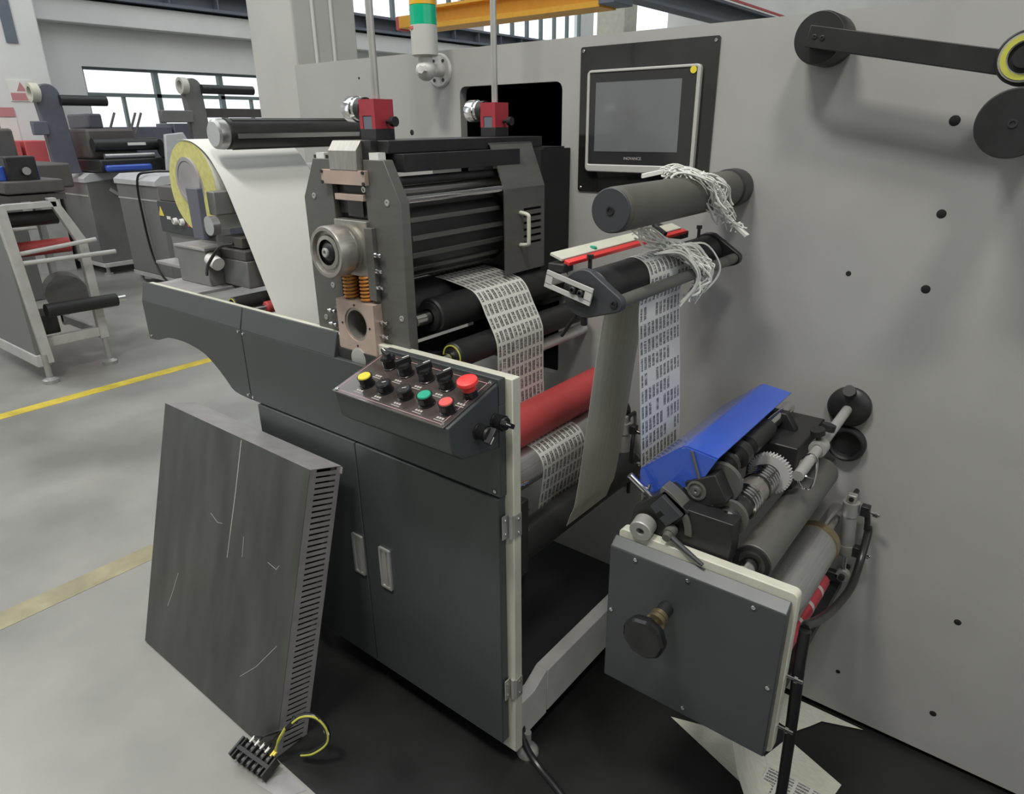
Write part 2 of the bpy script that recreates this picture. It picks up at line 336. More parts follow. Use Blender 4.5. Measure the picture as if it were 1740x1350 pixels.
B(-9.2, -5.55, 8.95, 9.35, 3.36, 3.40).box(-9.2, -5.55, 9.12, 9.18, 3.15, 3.36).build('girder_web', M['crane'], cr)
B(-9.2, -5.55, 8.93, 9.37, 3.08, 3.15).build('lower_flange', M['crane'], cr)
B(-9.5, -9.2, 8.98, 9.3, 3.14, 3.32).build('end_carriage', M['crane'], cr, .01); B(-9.62, -9.5, 9.02, 9.25, 3.12, 3.33).build('buffer', M['poster'], cr, .02)
B(-5.55, -5.3, 8.9, 9.4, 3.1, 3.55).build('hoist_box', M['girder'], cr, .01)

# ================================================================== machine side wall
YW = 1.745
sw = thing('machine_side_wall', 'tall light grey steel side wall carrying the rollers and screen', 'machine frame', (-.6, YW, 0))
hx0, hx1, hz0, hz1, r = -1.588, -1.197, .84, 1.716, .022
inner = []; outer = []
for cx, cz, a0, oc in ((hx1 - r, hz1 - r, 0, (1.4, 1.823)), (hx0 + r, hz1 - r, .5, (-2.43, 1.823)), (hx0 + r, hz0 + r, 1, (-2.43, .02)), (hx1 - r, hz0 + r, 1.5, (1.4, .02))):
    for i in range(5):
        a = (a0 + .5 * i / 4) * math.pi; inner.append((cx + r * math.cos(a), cz + r * math.sin(a))); outer.append(oc)
MB().frameplate(outer, inner, 'y', YW, YW + .03).build('wall_plate', M['wallpaint'], sw)
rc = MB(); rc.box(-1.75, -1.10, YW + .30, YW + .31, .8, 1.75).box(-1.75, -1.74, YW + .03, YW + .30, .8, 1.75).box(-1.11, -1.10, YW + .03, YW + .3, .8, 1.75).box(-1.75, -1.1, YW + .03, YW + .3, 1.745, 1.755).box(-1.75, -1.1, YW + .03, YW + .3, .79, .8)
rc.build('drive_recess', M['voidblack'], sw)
B(-2.43, 1.4, YW + .30, YW + .6, .02, 1.822).build('drive_housing', M['wallpaint'], sw)
for x, z, rr in ((-.224, 1.601, .0105), (-.212, 1.416, .0095), (-.211, 1.253, .0095), (-.374, 1.269, .006), (.010, .448, .008), (-.223, .156, .006), (.013, .152, .008), (-1.814, 1.583, .009), (-2.064, 1.762, .004)):
    MB().lathe((x, YW + .004, z), (x, YW - .0012, z), [(0, rr), (.85, rr), (1, rr * .85), (1, .0001)], 20, False).build('hole_plug', M['voidblack'], sw)

# ================================================================== screen panel
hm = thing('touch_screen_panel', 'touch screen in a silver bezel on a glossy black plate', 'screen', (-.94, YW, 1.42))
MB().prism([(-1.131, 1.423), (-.745, 1.423), (-.741, 1.427), (-.741, 1.792), (-.745, 1.796), (-1.131, 1.796), (-1.135, 1.792), (-1.135, 1.427)], 'y', YW - .004, YW).build('mounting_plate', M['film'], hm)
def rrect(x0, x1, z0, z1, r, n=5):
    return [(cx + r * math.cos(a), cz + r * math.sin(a)) for cx, cz, q in ((x1 - r, z1 - r, 0), (x0 + r, z1 - r, .5), (x0 + r, z0 + r, 1), (x1 - r, z0 + r, 1.5)) for a in [(q + .5 * i / (n - 1)) * math.pi for i in range(n)]]
MB().frameplate(rrect(-1.104, -.778, 1.478, 1.737, .012), rrect(-1.096, -.788, 1.498, 1.730, .003), 'y', YW - .018, YW - .004).build('bezel', M['screenframe'], hm, .002)
B(-1.094, -.789, YW - .0155, YW - .006, 1.499, 1.729).build('glass_border', M['hmiglass'], hm)
B(-1.076, -.826, YW - .0165, YW - .0155, 1.532, 1.706).build('display', M['screen'], hm)
text('INOVANCE', .0105, (-.955, YW - .0162, 1.5145), (1, 0, 0), (0, 0, 1), M['print'], hm)
C((-.797, YW - .0185, 1.724), (-.797, YW - .018, 1.724), .0085).build('sticker', M['yellow'], hm, label='round yellow sticker')
for x, z in ((-1.125, 1.433), (-.751, 1.433), (-.751, 1.786), (-1.125, 1.786)): bolt(MB(), (x, YW - .004, z), (0, -1, 0), .004, .003).build('screw', M['chrome'], hm)

# ================================================================== cabinet under the press
cb = thing('press_cabinet', 'charcoal machine cabinet with two doors and a cream-edged front plate', 'cabinet', (-1.35, 1.05, 0))
arc = [(-1.828, .831), (-1.918, .838), (-1.96, .868), (-2.002, .898), (-2.063, .93), (-2.131, .944), (-2.205, .949), (-2.30, .944), (-2.377, .922), (-2.44, .917)]
arcs = [(p.x, p.y) for p in [Vector((q.x, q.y)) for q in smooth([(a, b, 0) for a, b in arc], 3)]]
plate = [(-2.437, 1.110), (-.828, 1.110), (-.828, .06), (-1.79, .06), (-1.79, .835)] + [(x, z + .006) for x, z in arcs[1:]]
MB().prism(plate, 'y', 1.0405, 1.068).build('front_plate', M['cream'], cb, .002, 'cream painted front plate edge')
lc = MB().prism([(-2.44, 1.053), (-1.828, 1.053)] + arcs, 'y', 1.018, 1.040)
lc.prism([(1.018, 1.053), (1.034, 1.116), (1.040, 1.116), (1.040, 1.053)], 'x', -2.44, -1.828); lc.build('side_cover', M['darkpaint'], cb, .0015)
uc = B(-1.824, -.8465, 1.018, 1.040, .832, 1.053); uc.prism([(1.018, 1.053), (1.034, 1.116), (1.040, 1.116), (1.040, 1.053)], 'x', -1.824, -1.392)
uc.prism([(1.018, 1.053), (1.020, 1.112), (1.040, 1.112), (1.040, 1.053)], 'x', -1.20, -.8465); uc.build('upper_cover', M['darkpaint'], cb, .0015)
for x0, x1 in ((-1.79, -1.3435), (-1.3395, -.851)):
    d = B(x0, x1, 1.014, 1.040, .10, .8275).build('door', M['darkpaint'], cb, .002)
    hx = -1.370 if x0 < -1.5 else -1.257
    h = MB().frameplate(rrect(hx - .022, hx + .022, .405, .535, .004), rrect(hx - .015, hx + .015, .411, .529, .003), 'y', 1.008, 1.014)
    h.box(hx - .004, hx + .006, 1.009, 1.0138, .411, .529); h.build('handle', M['dullalu'], d, label='aluminium channel pull')
    B(hx - .015, hx + .015, 1.0125, 1.0138, .411, .529).build('handle_recess', M['dullalu'], d)
for z in (.752, .275):
    h = B(-.8465, -.8435, 1.020, 1.0395, z - .03, z + .03).box(-.828, -.8255, 1.0405, 1.066, z - .03, z + .03); h.cyl((-.835, 1.040, z - .03), (-.835, 1.040, z + .03), .006, n=10)
    hh = h.build('hinge', M['dullalu'], cb)
    for yy in (1.029, 1.055):
        for dz in (-.018, .018): bolt(MB(), (-.8435 if yy < 1.04 else -.8255, yy, z + dz), (1, 0, 0), .004, .0025).build('screw', M['chrome'], hh)
for x, z in ((-1.84, 1.045), (-1.815, 1.042), (-1.84, .845), (-1.815, .843), (-2.42, .93), (-.862, .845), (-.862, 1.03)): bolt(MB(), (x, 1.018, z), (0, -1, 0), .004, .003).build('screw', M['chrome'], cb)
B(-.885, -.845, 1.205, YW - .001, .060, .205).build('base_beam', M['lightframe'], cb, .002, 'pale grey steel base beam')
MB().prism([(1.068, .05), (1.205, .05), (1.205, .205), (1.15, .175), (1.068, .175)], 'x', -.885, -.848).build('beam_bracket', M['lightframe'], cb, .002)
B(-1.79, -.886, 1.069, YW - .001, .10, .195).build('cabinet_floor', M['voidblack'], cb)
B(-1.79, -1.78, 1.069, YW - .001, .1, .8).build('cabinet_side', M['darkpaint'], cb)
MB().lathe((-.835, 1.10, .003), (-.835, 1.10, .075), [(0, .030), (.12, .030), (.3, .022), (.4, .010), (1, .010)], 20).build('levelling_foot', M['dullalu'], cb)
MB().lathe((-1.75, 1.10, .003), (-1.75, 1.10, .10), [(0, .030), (.12, .030), (.3, .022), (.4, .010), (1, .010)], 20).build('levelling_foot', M['dullalu'], cb)

# ================================================================== control box
ct = thing('control_box', 'charcoal control box with coloured push buttons and selector knobs', 'control box', (-1.02, .95, .965))
MB().prism([(1.018, 1.104), (.862, 1.0565), (.874, .995), (.90, .975), (1.018, .955)], 'x', -1.193, -.8475).build('housing', M['darkpaint'], ct, .003)
U = V(0, .95749, .28847); Nn = V(0, -.28847, .95749)
def onp(x, u, h=0): return V(x, .862, 1.0595) + U * u + Nn * h
tp = MB().obox(onp(-1.024, .078, -.0005), (1, 0, 0), U, Nn, .170, .083, .002).build('top_plate', M['panelplate'], ct, .001)
ln = MB()
for (xa, ua), (xb, ub) in (((-1.186, .003), (-.866, .003)), ((-.866, .003), (-.866, .150)), ((-.866, .150), (-1.186, .150)), ((-1.186, .150), (-1.186, .003))):
    c = onp((xa + xb) / 2, (ua + ub) / 2, .0017); ln.obox(c, (1, 0, 0), U, Nn, max(abs(xb - xa) / 2, .0006), max(abs(ub - ua) / 2, .0006), .0002)
ln.build('printed_border', M['pinkline'], tp)
for x, u in ((-1.184, .003), (-.862, .003), (-.862, .154), (-1.184, .154)): bolt(MB(), onp(x, u, .0015), Nn, .0045, .003).build('screw', M['chrome'], ct)
def btn_base(x, u, r=.0168, h=.024):
    return MB().lathe(onp(x, u, .0015), onp(x, u, h), [(0, r * 1.08), (.1, r * 1.08), (.12, r * .96), (.8, r * .96), (.9, r * 1.02), (1, r * 1.02), (1, r * .86), (.9, r * .84)], 28, False).build('button_collar', M['blackgloss'], ct)
def push(x, u, m, lab):
    b = btn_base(x, u); b['label'] = lab
    MB().lathe(onp(x, u, .014), onp(x, u, .0265), [(0, .0146), (.85, .0146), (1, .0136), (1, .0001)], 28, False).build('button_cap', M[m], b)
push(-1.126, .043, 'yellow', 'yellow push button'); push(-.942, .043, 'green', 'green push button'); push(-.881, .042, 'redbtn2', 'flat red push button')
for x, u in ((-1.066, .043), (-1.005, .044)):
    b = btn_base(x, u, h=.022); b['label'] = 'small black rotary switch with white pointer'
    MB().lathe(onp(x, u, .010), onp(x, u, .0235), [(0, .0145), (.85, .0145), (1, .0135), (1, .0001)], 28, False).build('switch_cap', M['hmiglass'], b)
    MB().obox(onp(x + .002, u + .003, .0239), (.3, .9, 0), (.9, -.3, 0), Nn, .006, .0012, .0005).build('pointer', M['white'], b)
def knob(o, c, n, up, ct_, turn=0):
    """lever selector: round collar, round body and a raised grip bar with white tip"""
    n = Vector(n).normalized(); up = Vector(up).normalized(); sd = n.cross(up)
    g = up * math.cos(turn) + sd * math.sin(turn); s2 = n.cross(g); c = Vector(c)
    b = MB().lathe(c, c + n * .024, [(0, .0180), (.1, .0180), (.14, .0162), (.9, .0162), (1, .0172), (1, .0150), (.7, .0145)], 28, False).build('selector_collar', M['blackgloss'], o, label='black lever selector switch')
    MB().lathe(c + n * .012, c + n * .030, [(0, .0147), (.9, .0147), (1, .0138), (1, .0001)], 24, False).build('selector_body', M['rubber'], b)
    MB().obox(c + n * .034 + g * .002, g, s2, n, .0175, .0052, .008).build('grip', M['rubber'], b, .0015)
    MB().obox(c + n * .0422 + g * .010, g, s2, n, .008, .0012, .0004).build('pointer', M['white'], b)
for x, u, t in ((-1.127, .118, 1.2), (-1.067, .109, -.5), (-1.005, .111, -.5), (-.940, .105, -.5)): knob(ct, onp(x, u, .0015), Nn, U, ct, t)
es = MB().lathe(onp(-.871, .102, .0015), onp(-.871, .102, .020), [(0, .0155), (.9, .0150), (1, .0145)], 28).build('stop_collar', M['blackgloss'], ct, label='black collar of the emergency stop')
MB().lathe(onp(-.871, .102, .017), onp(-.871, .102, .044), [(0, .0150), (.30, .0150), (.42, .0180), (.58, .0222), (.72, .0226), (.88, .0212), (.97, .016), (1, .009), (1, .0001)], 32, False).build('stop_button', M['redbtn'], es, label='red mushroom emergency stop button')
for y, z, t in ((.952, 1.020, 2.4), (1.006, 1.024, 1.0)): knob(ct, V(-.8475, y, z), (1, 0, 0), (0, 0, 1), ct, t)
pr = MB()
for x, u in ((-1.126, .016), (-1.066, .014), (-1.005, .014), (-.942, .014), (-.881, .013), (-1.127, .075), (-1.067, .078), (-1.005, .078), (-.940, .074), (-.871, .066)):
    for k in range(3): pr.obox(onp(x - .007 + k * .007, u + .004, .0017), (1, 0, 0), U, Nn, .0026, .0026, .0002)
    for k in range(7): pr.obox(onp(x - .0105 + k * .0035, u - .003, .0017), (1, 0, 0), U, Nn, .0013, .0012, .0002)
pr.build('printed_captions', M['print'], tp)['kind'] = 'stuff'

# ================================================================== signal lamp
sl = thing('signal_lamp', 'stacked green and amber signal lamp on a white elbow bracket', 'signal lamp', (-1.648, 1.66, 1.72))
X, Y = -1.648, 1.66
MB().lathe((X, Y, 1.800), (X, Y, 1.884), [(0, .034), (.04, .040), (1, .040)], 28).build('base_housing', M['lampgrey'], sl)
MB().lathe((X, Y, 1.884), (X, Y, 1.937), [(0, .040), (.95, .040), (1, .038)], 28).build('green_lens', M['greenlens'], sl)
MB().lathe((X, Y, 1.937), (X, Y, 1.990), [(0, .040), (.95, .040), (1, .038)], 28).build('amber_lens', M['amber'], sl)
MB().lathe((X, Y, 1.990), (X, Y, 2.043), [(0, .040), (.95, .040), (1, .038)], 28).build('red_lens', M['redbtn'], sl)
MB().lathe((X, Y, 2.043), (X, Y, 2.07), [(0, .040), (.7, .038), (1, .02)], 28).build('cap', M['lampgrey'], sl)
C((X, Y, 1.765), (X, Y, 1.80), .022).ball((X, Y, 1.762), .031).cyl((X, Y, 1.765), (X - .01, YW - .006, 1.766), .020).build('elbow', M['cast'], sl)
MB().lathe((-1.668, YW - .009, 1.766), (-1.668, YW, 1.766), [(0, .046), (.6, .050), (1, .050)], 32).build('flange', M['cast'], sl)
for a in (.9, 2.2, 4.1, 5.3): C((-1.668 + .034 * math.cos(a), YW - .011, 1.766 + .034 * math.sin(a)), (-1.668 + .034 * math.cos(a), YW - .008, 1.766 + .034 * math.sin(a)), .005).build('flange_screw', M['black'], sl)
MB().lathe((X + .012, Y - .034, 1.762), (X + .010, Y - .025, 1.762), [(0, .012), (1, .018)], 6).build('clamp_nut', M['cast'], sl)
B(X - .02, X - .004, Y - .0405, Y - .030, 1.872, 1.880).build('sticker', M['poster'], sl)
# ================================================================== die cutting press
ps = thing('die_cutting_press', 'dark steel die cutting press head with springs and round bearing hub', 'press', (-1.325, 1.3, 1.05))
def two_bolts(o, pts, y):
    for x, z in pts: bolt(MB(), (x, y, z), (0, -1, 0), .0075, .002).build('bolt', M['dullalu'], o)
lp = MB().prism([(-1.447, 1.533), (-1.383, 1.533), (-1.383, 1.07), (-1.498, 1.07), (-1.498, 1.442), (-1.462, 1.505)], 'y', 1.06, 1.088).build('side_plate', M['steel'], ps, .0015)
rp = MB().prism([(-1.265, 1.533), (-1.197, 1.533), (-1.152, 1.443), (-1.152, 1.07), (-1.265, 1.07)], 'y', 1.06, 1.088).build('side_plate', M['steel'], ps, .0015)
two_bolts(lp, ((-1.457, 1.446), (-1.463, 1.14), (-1.42, 1.31 - .08)), 1.06); two_bolts(rp, ((-1.194, 1.443), (-1.173, 1.181)), 1.06)
for x0, x1 in ((-1.498, -1.383), (-1.265, -1.210)): B(x0, x1, 1.515, 1.545, 1.10, 1.533).build('rear_plate', M['steel'], ps)
B(-1.383, -1.265, 1.075, 1.088, 1.41, 1.51).build('slot_backing', M['black'], ps)
B(-1.384, -1.205, 1.085, 1.66, 1.545, 1.573).build('crossbeam', M['black'], ps, .002)
MB().prism([(1.046, 1.51), (1.046, 1.552), (1.062, 1.5735), (1.092, 1.5735), (1.092, 1.51)], 'x', -1.368, -1.27).build('beam_end_cap', M['ground'], ps, .001)
MB().prism([(1.064, 1.533), (1.064, 1.5735), (1.092, 1.5735), (1.092, 1.533)], 'x', -1.27, -1.24).build('beam_end_block', M['black'], ps, .001)
B(-1.435, -1.405, 1.062, 1.084, 1.533, 1.546).build('tape_scrap', M['paper'], ps); B(-1.245, -1.215, 1.062, 1.084, 1.533, 1.548).build('tape_scrap', M['paper'], ps); B(-1.45, -1.385, 1.066, 1.080, 1.533, 1.541).build('top_strip', M['black'], ps); B(-1.262, -1.175, 1.10, 1.52, 1.506, 1.5445).build('upper_bar', M['black'], ps, .001)
B(-1.404, -1.249, 1.047, 1.0595, 1.478, 1.510).build('tie_plate', M['copper'], ps, .0008); B(-1.367, -1.2655, 1.052, 1.075, 1.443, 1.457).build('spacer_plate', M['copper'], ps, .0008)
for x in (-1.400, -1.253):
    for z in (1.482, 1.506): C((x, 1.059, z), (x, 1.044, z), .004, n=10).build('pin', M['black'], ps)
bolt(MB(), (-1.285, 1.075, 1.467), (0, -1, 0), .008, .004).build('bolt', M['chrome'], ps)
B(-1.345, -1.29, 1.070, 1.075, 1.405, 1.44).build('sight_glass', M['hmiglass'], ps)
B(-1.378, -1.262, 1.050, 1.088, 1.268, 1.398).build('bearing_block', M['ground'], ps, .0015)
hb = MB().lathe((-1.335, 1.052, 1.330), (-1.335, .985, 1.330), [(0, .056), (.18, .058), (.20, .052), (.32, .052), (.34, .060), (.92, .061), (1, .058), (1, .050), (.86, .048), (.86, .041), (.93, .039), (.95, .030)], 48, False).build('bearing_hub', M['ground'], ps)
MB().lathe((-1.335, 1.0, 1.330), (-1.335, .985, 1.330), [(0, .040), (.2, .036), (.3, .024), (.6, .021), (.9, .012), (.9, .0001)], 32, False).build('hub_cap', M['black'], hb)
bolt(MB(), (-1.335, .987, 1.330), (0, -1, 0), .011, .006).build('hub_bolt', M['dullalu'], hb)
def helix(cx, cy, z0, z1, r, turns, wr): return [(cx + r * math.cos(t), cy + r * math.sin(t), z0 + (z1 - z0) * t / (2 * math.pi * turns)) for t in [2 * math.pi * turns * i / (turns * 14) for i in range(turns * 14 + 1)]]
for x in (-1.350, -1.287):
    MB().tube(helix(x, 1.060, 1.206, 1.268, .0165, 7, .003), .0034, 6).build('spring', M['orange'], ps, label='orange die spring')
    C((x, 1.060, 1.20), (x, 1.060, 1.27), .009).build('spring_rod', M['dullalu'], ps)
B(-1.378, -1.262, 1.082, 1.088, 1.19, 1.27).build('spring_backing', M['black'], ps)
lb = MB().frameplate([(-1.311 + .069 * sx, 1.144 + .063 * sz) for sx, sz in [(1, 0), (1, .5), (1, 1), (.5, 1), (0, 1), (-.5, 1), (-1, 1), (-1, .5), (-1, 0), (-1, -.5), (-1, -1), (-.5, -1), (0, -1), (.5, -1), (1, -1), (1, -.5)]], [(-1.311 + .043 * math.cos(a), 1.150 + .043 * math.sin(a)) for a in [2 * math.pi * i / 16 for i in range(16)]], 'y', 1.033, 1.085)
lbo = lb.build('lower_bearing_block', M['copper'], ps)
MB().tubeY(-1.311, 1.150, 1.036, 1.10, .0428, .036).build('bearing_sleeve', M['ground'], lbo)
C((-1.311, 1.086, 1.150), (-1.311, 1.10, 1.150), .042).build('sleeve_back', M['steel'], lbo)
for x, z in ((-1.311, 1.199), (-1.311, 1.096), (-1.362, 1.148), (-1.260, 1.148)): C((x, 1.034, z), (x, 1.0315, z), .0028, n=10).build('screw', M['black'], lbo)
B(-1.388, -1.236, 1.030, 1.060, 1.035, 1.081).build('foot_block', M['black'], ps, .001)
MB().lathe((-1.31, 1.045, 1.062), (-1.31, 1.0285, 1.062), [(0, .028), (.9, .028), (1, .022), (1, .0001)], 24, False).build('foot_disc', M['dullalu'], ps)
B(-1.2655, -1.240, 1.046, 1.0595, 1.215, 1.385).build('gib_strip', M['steel'], ps, .001)
for x, zz in ((-1.232, (1.325, 1.288, 1.250)), (-1.228, (1.165, 1.130, 1.098)), (-1.425, (1.165, 1.13, 1.095))):
    for z in zz: MB().lathe((x - .014, 1.050, z), (x + .016, 1.050, z), [(0, .003), (.3, .003), (.3, .0062), (.55, .0062), (.55, .003), (.85, .003), (.85, .005), (1, .005)], 10).build('set_screw', M['chrome'], ps)
def flatcyl(x, z, y0, y1, r, n, a0=0): return MB().prism(circ(x, z, r, n, a0), 'y', y0, y1)
flatcyl(-1.30, 1.345, 1.10, 1.50, .105, 16, .1).build('die_cylinder', M['black'], ps, .002)
for a in [i * math.pi / 8 + .1 for i in range(16)]: MB().obox((-1.30 + .1035 * math.cos(a), 1.30, 1.345 + .1035 * math.sin(a)), (math.cos(a), 0, math.sin(a)), (0, 1, 0), (-math.sin(a), 0, math.cos(a)), .004, .17, .006).build('cylinder_rib', M['steel'], ps)
MB().cyl((-1.30, 1.09, 1.345), (-1.30, 1.115, 1.345), .112, n=48).build('gear_flange', M['steel'], ps)
C((-1.29, 1.09, 1.155), (-1.29, 1.56, 1.155), .078, n=40).build('anvil_cylinder', M['black'], ps)
C((-1.166, 1.086, 1.449), (-1.166, 1.52, 1.449), .010).build('tie_rod', M['chrome'], ps); C((-1.196, 1.088, 1.487), (-1.196, 1.52, 1.487), .010).build('tie_rod', M['black'], ps); C((-1.225, 1.088, 1.463), (-1.225, 1.52, 1.463), .011).build('tie_rod', M['alu'], ps)
C((-1.20, 1.49, 1.475), (-1.20, 1.515, 1.475), .03).build('rod_collar', M['brass'], ps)
# front idle rollers of the press
def roller(o, x, z, y0, y1, r, body, jr=.012, j0=None, j1=None, ring=None, name='roller_body', n=36):
    e = min(.004, r * .2); L = y1 - y0
    b = MB().lathe((x, y0, z), (x, y1, z), [(0, r - e), (e / L, r), (1 - e / L, r), (1, r - e)], n).build(name, body, o)
    if j0 is not None: C((x, j0, z), (x, y0, z), jr).build('journal', M['chrome'], o)
    if j1 is not None: C((x, y1, z), (x, j1, z), jr).build('journal', M['chrome'], o)
    if ring: MB().tubeY(x, z, y0 - .002, y0 + .004, r * .86, r * .77).build('end_ring', ring, o)
    return b
roller(ps, -1.165, 1.170, 1.145, 1.60, .044, M['rubber'], .017, 1.088, 1.72, None)
MB().tubeY(-1.165, 1.170, 1.138, 1.146, .036, .02).build('end_ring', M['black'], ps)
roller(ps, -1.102, 1.078, 1.150, 1.70, .034, M['rubber'], .012, 1.07, 1.74, M['ring'])
B(-1.26, -1.16, 1.088, 1.70, 1.055, 1.075).build('lower_tray', M['black'], ps, .001)
C((-1.105, 1.50, 1.012), (-1.105, YW, 1.012), .017).build('spacer_tube', M['lightframe'], ps)
# side guard with slots and handle
gx = -1.152
gp = MB(); gp.box(gx - .004, gx, 1.424, 1.505, 1.225, 1.448); gp.box(gx - .004, gx, 1.585, 1.60, 1.225, 1.448)
zs = [1.225] + [v for z in (1.300, 1.318, 1.336, 1.354, 1.372, 1.390) for v in (z - .0035, z + .0035)] + [1.448]
for a, b in zip(zs[::2], zs[1::2]): gp.box(gx - .004, gx, 1.505, 1.585, a, b)
gp.prism([(gx - .004, 1.448), (gx, 1.448), (-1.197, 1.556), (-1.201, 1.556)], 'y', 1.424, 1.60); gp.prism([(-1.201, 1.556), (-1.197, 1.556), (-1.197, 1.560), (-1.25, 1.560), (-1.25, 1.556)], 'y', 1.424, 1.60)
gp.build('side_guard', M['steel'], ps)
hp = smooth([(gx, 1.489, 1.298), (gx + .026, 1.489, 1.302), (gx + .029, 1.489, 1.315), (gx + .029, 1.489, 1.365), (gx + .026, 1.489, 1.379), (gx, 1.489, 1.384)], 5)
MB().tube(hp, .0055, 10).build('guard_handle', M['cream'], ps, label='cream pull handle')
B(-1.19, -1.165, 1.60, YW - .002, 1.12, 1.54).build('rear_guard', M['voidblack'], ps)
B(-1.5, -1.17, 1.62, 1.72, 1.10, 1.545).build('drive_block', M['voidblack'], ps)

# ================================================================== pressure jacks with gauges
def jack(dy, lab):
    j = thing('pressure_jack', lab, 'jack', (-1.307, 1.147 + dy, 1.573), 'red pressure jacks on top of the press')
    y0, y1 = 1.118 + dy, 1.176 + dy
    B(-1.333, -1.28, y0, y1, 1.573, 1.597).build('base_block', M['black'], j, .001)
    b = B(-1.333, -1.28, y0 + .006, y1, 1.597, 1.660).box(-1.333, -1.322, y0, y0 + .006, 1.597, 1.660).box(-1.291, -1.28, y0, y0 + .006, 1.597, 1.66).box(-1.322, -1.291, y0, y0 + .006, 1.625, 1.66)
    b.build('red_block', M['redpaint'], j)
    B(-1.321, -1.292, y0 + .001, y0 + .006, 1.590, 1.624).build('slide_plate', M['girder'], j, .0008)
    yc = (y0 + y1) / 2 - .006
    g = MB().lathe((-1.333, yc, 1.640), (-1.392, yc, 1.640), [(0, .006), (.18, .006), (.2, .024), (.45, .026), (.5, .029), (.92, .029), (1, .027), (1, .023), (.95, .022), (.95, .0001)], 32, False).build('gauge', M['chrome'], j, label='chrome pressure gauge')
    C((-1.333, yc, 1.640), (-1.352, yc, 1.640), .0255, n=32).build('gauge_back', M['black'], g)
    C((-1.28, yc + .012, 1.612), (-1.262, yc + .012, 1.612), .004).cyl((-1.262, yc + .012, 1.612), (-1.25, yc + .012, 1.612), .011).build('clamp_knob', M['rubber'], j)
    C((-1.306, 1.149 + dy, 1.66), (-1.306, 1.149 + dy, 2.25), .0085).build('rod', M['dullalu'], j)
jack(0, 'red pressure jack with chrome gauge at the front of the press top'); jack(.4275, 'red pressure jack with chrome gauge in front of the black recess')

# ================================================================== unwind: air shaft, paper roll, web
sh = thing('air_shaft', 'black expanding air shaft with a clear wrapped end above the paper roll', 'shaft', (-2.116, 1.5, 1.54))
X, Z = -2.116, 1.586
C((X, 1.235, Z), (X, YW, Z), .046, n=40).build('shaft_body', M['black'], sh)
for a in (-.15, 1.1, 2.4, 3.6, 4.9): MB().obox((X + .0455 * math.cos(a), 1.49, Z + .0455 * math.sin(a)), (math.cos(a), 0, math.sin(a)), (0, 1, 0), (-math.sin(a), 0, math.cos(a)), .002, .24, .007).build('expansion_leaf', M['alu' if a < 0 else 'rubber'], sh)
MB().lathe((X, 1.235, Z), (X, 1.195, Z), [(0, .040), (.3, .046), (.85, .044), (1, .036), (1, .0001)], 32, False).build('end_cap', M['alu'], sh)
pr_ = thing('paper_roll', 'large yellow-edged roll of white label paper', 'paper roll', (-2.315, 1.4, 1.27))
X, Z = -2.315, 1.420
MB().lathe((X, 1.205, Z), (X, 1.545, Z), [(0, .070), (0, .1465), (1, .1465), (1, .07), (0, .07)], 64, False).build('paper_body', M['paper'], pr_)
MB().tubeY(X, Z, 1.2035, 1.2052, .1463, .072, 64).build('paper_edge', M['paperedge'], pr_)
MB().tubeY(X - .012, Z + .022, 1.196, 1.2036, .074, .062, 40).tubeY(X, Z, 1.2036, 1.55, .0705, .06, 40).build('core', M['kraft'], pr_)
MB().cyl((X - .012, 1.198, Z + .022), (X - .012, 1.21, Z + .022), .063, n=32).cyl((X, 1.2, Z), (X, YW, Z), .058, n=32).build('mandrel', M['kraft'], pr_)
def sheet(path, y0, y1, th, uvscale=None, mi=None, seg=1):
    """web of paper: path in x,z; two faced with thickness; returns verts, faces, uvs, mats"""
    P = [Vector((p[0], p[1])) for p in path]; vs = []; fs = []; uv = []; ms = []; L = [0]
    for a, b in zip(P, P[1:]): L.append(L[-1] + (b - a).length)
    for i, p in enumerate(P):
        t = (P[min(i + 1, len(P) - 1)] - P[max(i - 1, 0)]).normalized(); nrm = Vector((-t.y, t.x)) * th / 2
        for y in (y0, y1): vs += [(p.x + nrm.x, y, p.y + nrm.y), (p.x - nrm.x, y, p.y - nrm.y)]
    for i in range(len(P) - 1):
        a, b = 4 * i, 4 * i + 4; l0, l1 = L[i], L[i + 1]; k = mi(i) if mi else (0, 0)
        for f, u, mm in (((a, b, b + 2, a + 2), ((0, l0), (0, l1), (1, l1), (1, l0)), k[0]), ((a + 1, a + 3, b + 3, b + 1), ((0, l0), (1, l0), (1, l1), (0, l1)), k[1]),
                         ((a, a + 1, b + 1, b), ((0, l0),) * 4, k[1]), ((a + 2, b + 2, b + 3, a + 3), ((1, l0),) * 4, k[1])):
            fs.append(f); uv.append(u); ms.append(mm)
    return vs, fs, uv, ms
def web(name, path, y0, y1, mats, label, cat, mi=None, th=.0006):
    vs, fs, uv, ms = sheet(path, y0, y1, th, mi=mi); a = np.array(vs); off = V((a[:, 0].min() + a[:, 0].max()) / 2, (y0 + y1) / 2, a[:, 2].min())
    me = bpy.data.meshes.new(name); me.from_pydata([tuple(Vector(v) - off) for v in vs], [], fs)
    ul = me.uv_layers.new(name='UVMap'); ul.data.foreach_set('uv', [c for f in uv for p in f for c in p])
    for m in mats: me.materials.append(m)
    me.polygons.foreach_set('material_index', ms); me.polygons.foreach_set('use_smooth', [True] * len(fs)); me.set_sharp_from_angle(angle=1.0); me.update()
    o = bpy.data.objects.new(name, me); COL.objects.link(o); o.location = off; o['label'] = label; o['category'] = cat; ROOT[o.name] = off; return o
up = [(p.x, p.y) for p in smooth([(-2.36, 1.5685, 0), (-2.315, 1.5695, 0), (-2.255, 1.560, 0), (-2.19, 1.530, 0), (-2.145, 1.487, 0), (-2.10, 1.425, 0), (-2.03, 1.285, 0), (-1.96, 1.135, 0), (-1.917, 1.045, 0), (-1.895, .99, 0)], 5)]
